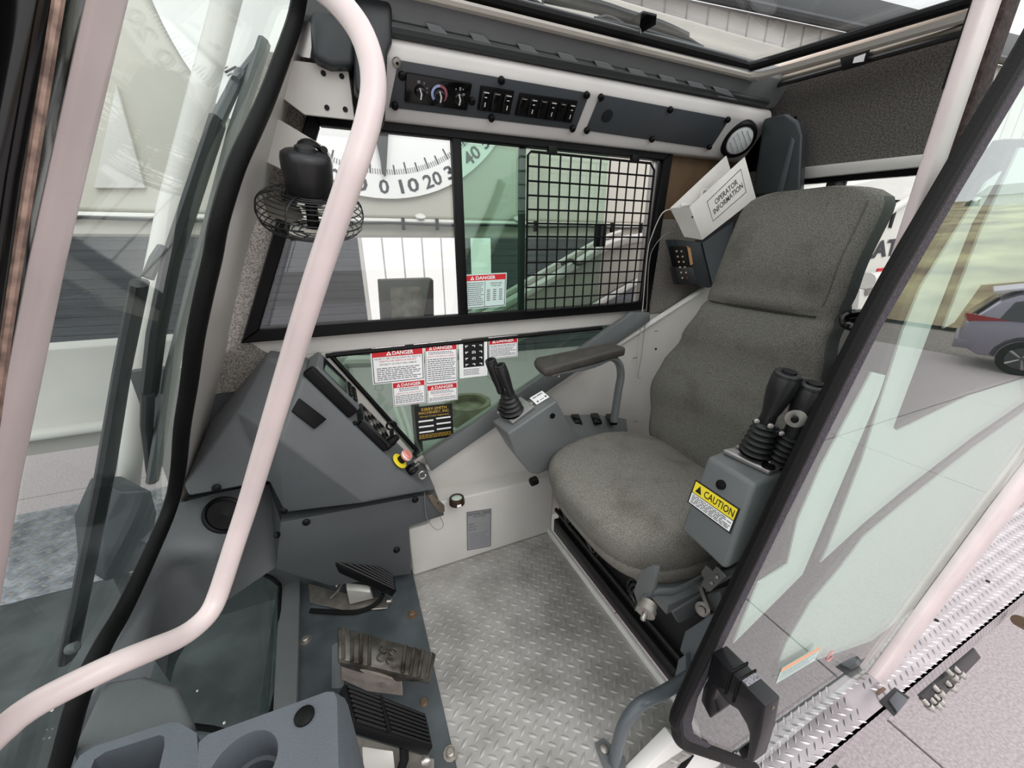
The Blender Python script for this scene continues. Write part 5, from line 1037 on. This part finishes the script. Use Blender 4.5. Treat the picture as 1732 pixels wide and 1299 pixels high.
# ------------------------------------------------------------------ boom with angle dial beside the cab
bm_ = thing('crane_boom', 'huge white crane boom running past the far side window', 'boom', (0, 2.2, 1.13))
bgrey = mat('boom_face', '#c9c6bc', .45, var=.04, vscale=2)
m = MB(); m.prism([V((-8, 1.92, 1.20)), V((2.85, 1.92, 1.20)), V((2.85, 1.92, 2.17)), V((-8, 1.92, 2.17))], (0, .7, 0)); m.build('box_section', bgrey, bm_, bevel=.015, seg=3)
m = MB(); m.prism([V((-8, 1.90, 1.125)), V((2.85, 1.90, 1.125)), V((2.85, 1.90, 1.175)), V((-8, 1.90, 1.175))], (0, .72, 0)); m.build('lower_flange', bgrey, bm_, bevel=.006)
m = MB(); m.tube([V((-8, 1.885, 1.185)), V((2.85, 1.885, 1.185))], .012, 8); m.build('edge_pipe', boomw, bm_)
pts = [V((-3+.25*k, 1.872, 1.172+.006*(k % 2))) for k in range(23)]; m = MB(); m.tube(pts, .006, 6); m.build('cable', wg, bm_)
for x in (.30, .45, .95, 1.42, 1.62, 2.2, -.2):
    m = MB(); m.box((x, 1.872, 1.175), (.012, .02, .05)); m.build('cable_clamp', black, bm_)
for x in (.38, .86, 2.1):
    m = MB(); m.lathe([(.02, 0), (.024, .01), (.012, .018)], V((x, 1.888, 1.20)), (0, -.5, 1), 12); m.build('grease_cap', boomw, bm_)
m = MB(); m.prism([at(x, y, Y=1.9) for x, y in ((196, 143), (158, 318), (245, 318))], (0, .03, 0)); m.build('pad_plate', boomw, bm_, bevel=.003)
dial = thing('angle_dial', 'large white boom angle dial with black degree numbers outside the side window', 'dial', (.238, 1.9, 1.28))
DC, DR = V((.238, 1.905, 1.94)), .664
m = MB(); m.prism([DC+V((math.sin(a)*DR, 0, -math.cos(a)*DR)) for a in [math.radians(-100+200*k/48) for k in range(49)]], (0, -.006, 0)); m.build('dial_plate', lab_w, dial, smooth=False)
def dpt(r, deg, dt=0.0, n=-.0072): a = math.radians(deg); return DC + V((math.sin(a)*r+math.cos(a)*dt, n, -math.cos(a)*r+math.sin(a)*dt))
mt = MB(); mt2 = MB()
for d10 in range(-70, 71):
    w_ = .0032 if d10 % 5 == 0 else .0018; r0 = .528 if d10 % 10 == 0 else (.536 if d10 % 5 == 0 else .552)
    (mt if d10 % 5 == 0 else mt2).mesh([dpt(r0, d10, -w_), dpt(.572, d10, -w_), dpt(.572, d10, w_), dpt(r0, d10, w_)], [(0, 1, 2, 3)])
mt.build('major_tick', ink, dial, smooth=False); mt2.build('minor_tick', fine, dial, smooth=False)
for dg in range(-30, 71, 10):
    s = str(abs(dg)); vs_, f_ = text_geo(s, .02); wdt = .042*len(s); hh = .056
    m = MB(); m.mesh([dpt(.590+hh*(1-b), dg, (a-.5)*wdt) for a, b in vs_], f_); m.build('number', ink, dial, smooth=False)
pn = thing('dial_pendulum', 'dark pendulum pointer hanging over the angle dial', 'pointer', (.24, 1.88, 1.4))
m = MB(); m.prism([at(x, y, Y=1.88) for x, y in ((634, 190), (658, 190), (657, 225), (653, 298), (650, 298), (637, 240))], (0, .01, 0)); m.build('blade', mat('pendulum_dark', '#2a2d2e', .5), pn, bevel=.001, seg=1)
m = MB(); m.tube([at(646, 180, Y=1.885), at(646, 100, Y=1.885)], .012, 8); m.build('hanger', black, pn)
# sloping white hoist arm seen through the guard
ha = thing('support_arm', 'sloping white curved support arm low behind the window guard', 'arm', at(950, 500, Y=1.6))
q = [(800, 545), (886, 497), (960, 456), (1010, 424), (1050, 408), (1090, 402), (1130, 402), (1120, 450), (1060, 478), (1000, 512), (930, 552), (800, 620)]
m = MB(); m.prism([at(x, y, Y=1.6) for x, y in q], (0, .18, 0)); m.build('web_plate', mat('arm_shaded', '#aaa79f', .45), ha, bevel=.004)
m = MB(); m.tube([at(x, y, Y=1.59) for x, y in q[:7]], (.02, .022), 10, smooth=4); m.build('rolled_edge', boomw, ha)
m = MB(); m.tube([at(800, 528, Y=1.68), at(886, 478, Y=1.68), at(1010, 408, Y=1.68), at(1050, 392, Y=1.68)], .01, 8, smooth=3); m.build('rear_edge', boomw, ha)
m = MB(); m.tube([at(950, 447, Y=1.57), at(965, 440, Y=1.57), at(978, 447, Y=1.57), at(990, 443, Y=1.57)], .008, 8, smooth=4); m.build('hose_fitting', mat('fitting_dark', '#3a3a38', .5), ha)
m = MB(); pc = at(1085, 470, Y=1.69); m.tube([pc, V((pc.x, pc.y, -.2985))], .03, 10); m.build('post', boomw, ha)
m = MB(); m.tube([at(955, 553, Y=1.55), at(1000, 520, Y=1.55), at(1095, 466, Y=1.55)], .014, 8); tag(m.build('lower_rail', boomw), 'thin white sloping rail under the support arm', 'rail')
# grey box outside the window, shaped as a reflection of the cab display, ring and hoses under the lower glass
cb = thing('display_reflection_box', 'dark grey box with recessed panel imitating the display reflection in the side window', 'box', at(685, 540, Y=1.5))
q = [at(641, 474, Y=1.5), at(732, 471, Y=1.5), at(733, 545, Y=1.5), at(646, 548, Y=1.5)]
m = MB(); m.prism(q, (.0, .06, 0)); m.build('case', mat('box_grey', '#5b5d5c', .5), cb, bevel=.004)
m = MB(); m.prism([at(x, y, Y=1.496) for x, y in ((660, 487), (712, 485), (715, 540), (663, 542))], (0, .004, 0)); m.build('recessed_panel', mat('box_panel', '#76746c', .5, var=.4, vscale=20), cb)
m = MB(); pc = at(690, 560, Y=1.53); m.tube([pc, V((pc.x, pc.y, -.2985))], .018, 10); m.build('post', mat('box_grey', '#5b5d5c'), cb)
m = MB(); m.prism([at(x, y, Y=1.494) for x, y in ((728, 474), (733, 474), (734, 545), (716, 540))], (0, .004, 0)); m.build('dark_cheek', black, cb)
rg_ = at(792, 690, Z=-.2); m = MB(); m.lathe([(.19, -.1), (.19, .06), (.17, .07), (.15, .06), (.15, .0), (.001, .0)], rg_, (0, 0, 1), 40); tag(m.build('pivot_drum', mat('drum_olive', '#8b8672', .6, var=.2, vscale=10)), 'round olive pivot drum on the deck seen through the triangular glass', 'drum')
for k, lb in ((0, 'outer white hose on the deck below the danger stickers'), (1, 'inner white hose on the deck below the danger stickers')):
    m = MB(); m.tube([at(668+k*12, 690, Z=-.15), at(684+k*10, 735, Z=-.15), at(696+k*6, 790, Z=-.15)], .016, 8, smooth=4); tag(m.build('white_hose', boomw), lb, 'hose')
pc = at(577, 602, Y=1.45); fb = MB(); fb.tube([pc, V((pc.x, pc.y, -.2985))], .02, 10); fb.tube([at(577, 640, Y=1.45), at(577, 618, Y=1.45), at(592, 612, Y=1.45), at(650, 610, Y=1.45), at(800, 598, Y=1.45)], .022, 10, smooth=3); tag(fb.build('white_tube_frame', boomw), 'white rounded tube just outside the top of the triangular glass', 'tube')
# ------------------------------------------------------------------ rear machinery with lettering
rt = thing('crane_turret', 'white crane turret with black italic lettering behind the rear window', 'turret', (4.5, 1.9, 0))
YT = 1.75
m = MB(); m.prism([at(x, y, Y=YT) for x, y in ((1425, 316), (1530, 292), (1640, 262), (1760, 280), (1760, 560), (1500, 640), (1425, 640))], (0, .5, 0)); m.build('side_plate', boomw, rt, bevel=.01)
m = MB(); m.tube([at(1480, 372, Y=YT-.02), at(1520, 348, Y=YT-.02), at(1600, 300, Y=YT-.02)], .03, 10); m.build('stiffener', boomw, rt)
m = MB(); m.prism([at(x, y, Y=YT-.01) for x, y in ((1517, 338), (1523, 338), (1508, 386), (1505, 384))], (0, .01, 0)); m.build('slot', black, rt)
A, B, C_ = at(1457, 410, Y=YT-.004), at(1607, 393, Y=YT-.004), at(1450, 441, Y=YT-.004)
sh = Sheet(A, B-A, C_-A, (0, -1, 0)); sh.text('lettering', ink, [('NATIONAL', 0, 0, 1, 1)], rt, .004, .03)
sh2 = Sheet(at(1484, 454, Y=YT-.004), at(1510, 452, Y=YT-.004)-at(1484, 454, Y=YT-.004), at(1482, 463, Y=YT-.004)-at(1484, 454, Y=YT-.004), (0, -1, 0)); sh2.slab('red_label', lab_r, rt, .004)
m = MB(); m.tube([at(1465, 475, Y=YT-.1), at(1520, 470, Y=YT-.1)], .06, 12); m.build('cylinder', boomw, rt)
m = MB(); m.prism([at(x, y, Y=YT-.1) for x, y in ((1455, 490), (1500, 482), (1490, 560), (1445, 575))], (0, .08, 0)); m.build('bracket', boomw, rt, bevel=.01); 
m = MB(); m.lathe([(.04, 0), (.03, .02)], at(1467, 492, Y=YT-.1), (0, -1, 0), 12); m.build('pin', alu, rt)

# ------------------------------------------------------------------ metal building behind the crane
bd = thing('metal_building', 'white ribbed metal building with dark siding behind the crane', 'building', (5, 8.4, GZ))
BA, BD = V((8.14, 8.0, 0)), V((4.14, -.47, 0)).normalized(); BN = V((BD.y, -BD.x, 0)); BN = BN if BN.y < 0 else -BN
def bp_(s, z, n=0): return BA + BD*s + BN*n + V((0, 0, z))
sid = mat('dark_siding', '#404347', .6, col2='#3a3d41', var=.1, vscale=3, stretch=(.2, .2, 8)); wpn = mat('white_building_panel', '#d5d3cf', .5, var=.04, vscale=2)
m = MB(); m.prism([bp_(-24, GZ), bp_(14, GZ), bp_(14, 5.9), bp_(-24, 5.9)], -BN*.2); m.build('wall_core', wpn, bd, smooth=False)
for k in range(64):
    s = -22+k*.55
    m = MB(); m.prism([bp_(s, 1.6), bp_(s+.5, 1.6), bp_(s+.5, 5.85), bp_(s, 5.85)], BN*.035); m.build('wall_panel', wpn, bd, bevel=.02, seg=1)
for k in range(17):
    z = GZ+.16*k+.02
    for s0, s1 in ((-24, -7.7), (-5.62, -5.4), (-4.95, 14)):
        m = MB(); m.prism([bp_(s0, z), bp_(s1, z), bp_(s1, z+.15), bp_(s0, z+.15)], BN*.04); m.build('siding_board', sid, bd, smooth=False)
for k in range(5):
    s = -7.62+k*.4; m = MB(); m.prism([bp_(s, GZ), bp_(s+.37, GZ), bp_(s+.37, 1.35), bp_(s, 1.35)], BN*.06); m.build('door_panel', lab_w, bd, bevel=.01, seg=1)
m = MB(); m.prism([bp_(-5.4, GZ), bp_(-4.95, GZ), bp_(-4.95, 1.35), bp_(-5.4, 1.35)], BN*.06); m.build('narrow_door', lab_w, bd)
m = MB(); m.prism([bp_(-24, 5.9), bp_(14, 5.9), bp_(14, 6.5), bp_(-24, 6.5)], BN*.25); m.build('eave_band', mat('eave_dark', '#5a5d60', .6), bd, bevel=.03)
m = MB(); m.tube([bp_(-24, 5.88, .3), bp_(14, 5.88, .3)], .08, 8); m.build('gutter', mat('gutter_dark', '#4a4c50', .5), bd)
# roof wiper and plastic clip above the roof window
rwp = thing('roof_wiper', 'black wiper lying on the roof window glass', 'wiper', at(1100, 60, Z=1.65))
zr = 1.64
m = MB(); m.tube([at(920, -8, Z=zr+.03), at(1010, 12, Z=zr+.04), at(1060, 28, Z=zr+.04), at(1115, 45, Z=zr+.03), at(1160, 65, Z=zr+.02)], (.012, .015), 8, smooth=4); m.build('arm', wg, rwp)
m = MB(); m.tube([at(1005, 34, Z=zr), at(1085, 52, Z=zr), at(1187, 82, Z=zr)], .008, 8); m.build('blade', wg, rwp)
m = MB(); m.tube([at(1008, 33, Z=zr+.01), at(1030, 30, Z=zr+.02), at(1066, 50, Z=zr+.005)], .006, 8, smooth=4); m.tube([at(1125, 66, Z=zr+.01), at(1150, 60, Z=zr+.02), at(1185, 80, Z=zr+.005)], .006, 8, smooth=4); m.build('yoke', wg, rwp)
m = MB(); m.prism([at(1063, 34, Z=zr-.012), at(1088, 18, Z=zr-.012), at(1111, 24, Z=zr-.012), at(1083, 42, Z=zr-.012)], (0, 0, -.004)); m.prism([at(1083, 42, Z=zr-.012), at(1111, 24, Z=zr-.012), at(1109, 42, Z=zr-.04), at(1083, 57, Z=zr-.04)], (0, .004, 0)); tag(m.build('roof_clip', blackg), 'black folded plastic clip stuck under the roof window', 'clip')
m = MB(); m.tube([at(868, 2, Z=zr), at(895, 0, Z=zr+.02), at(922, 14, Z=zr)], .006, 8, smooth=4); tag(m.build('roof_hose', wg), 'thin black washer hose at the front edge of the roof window', 'hose')
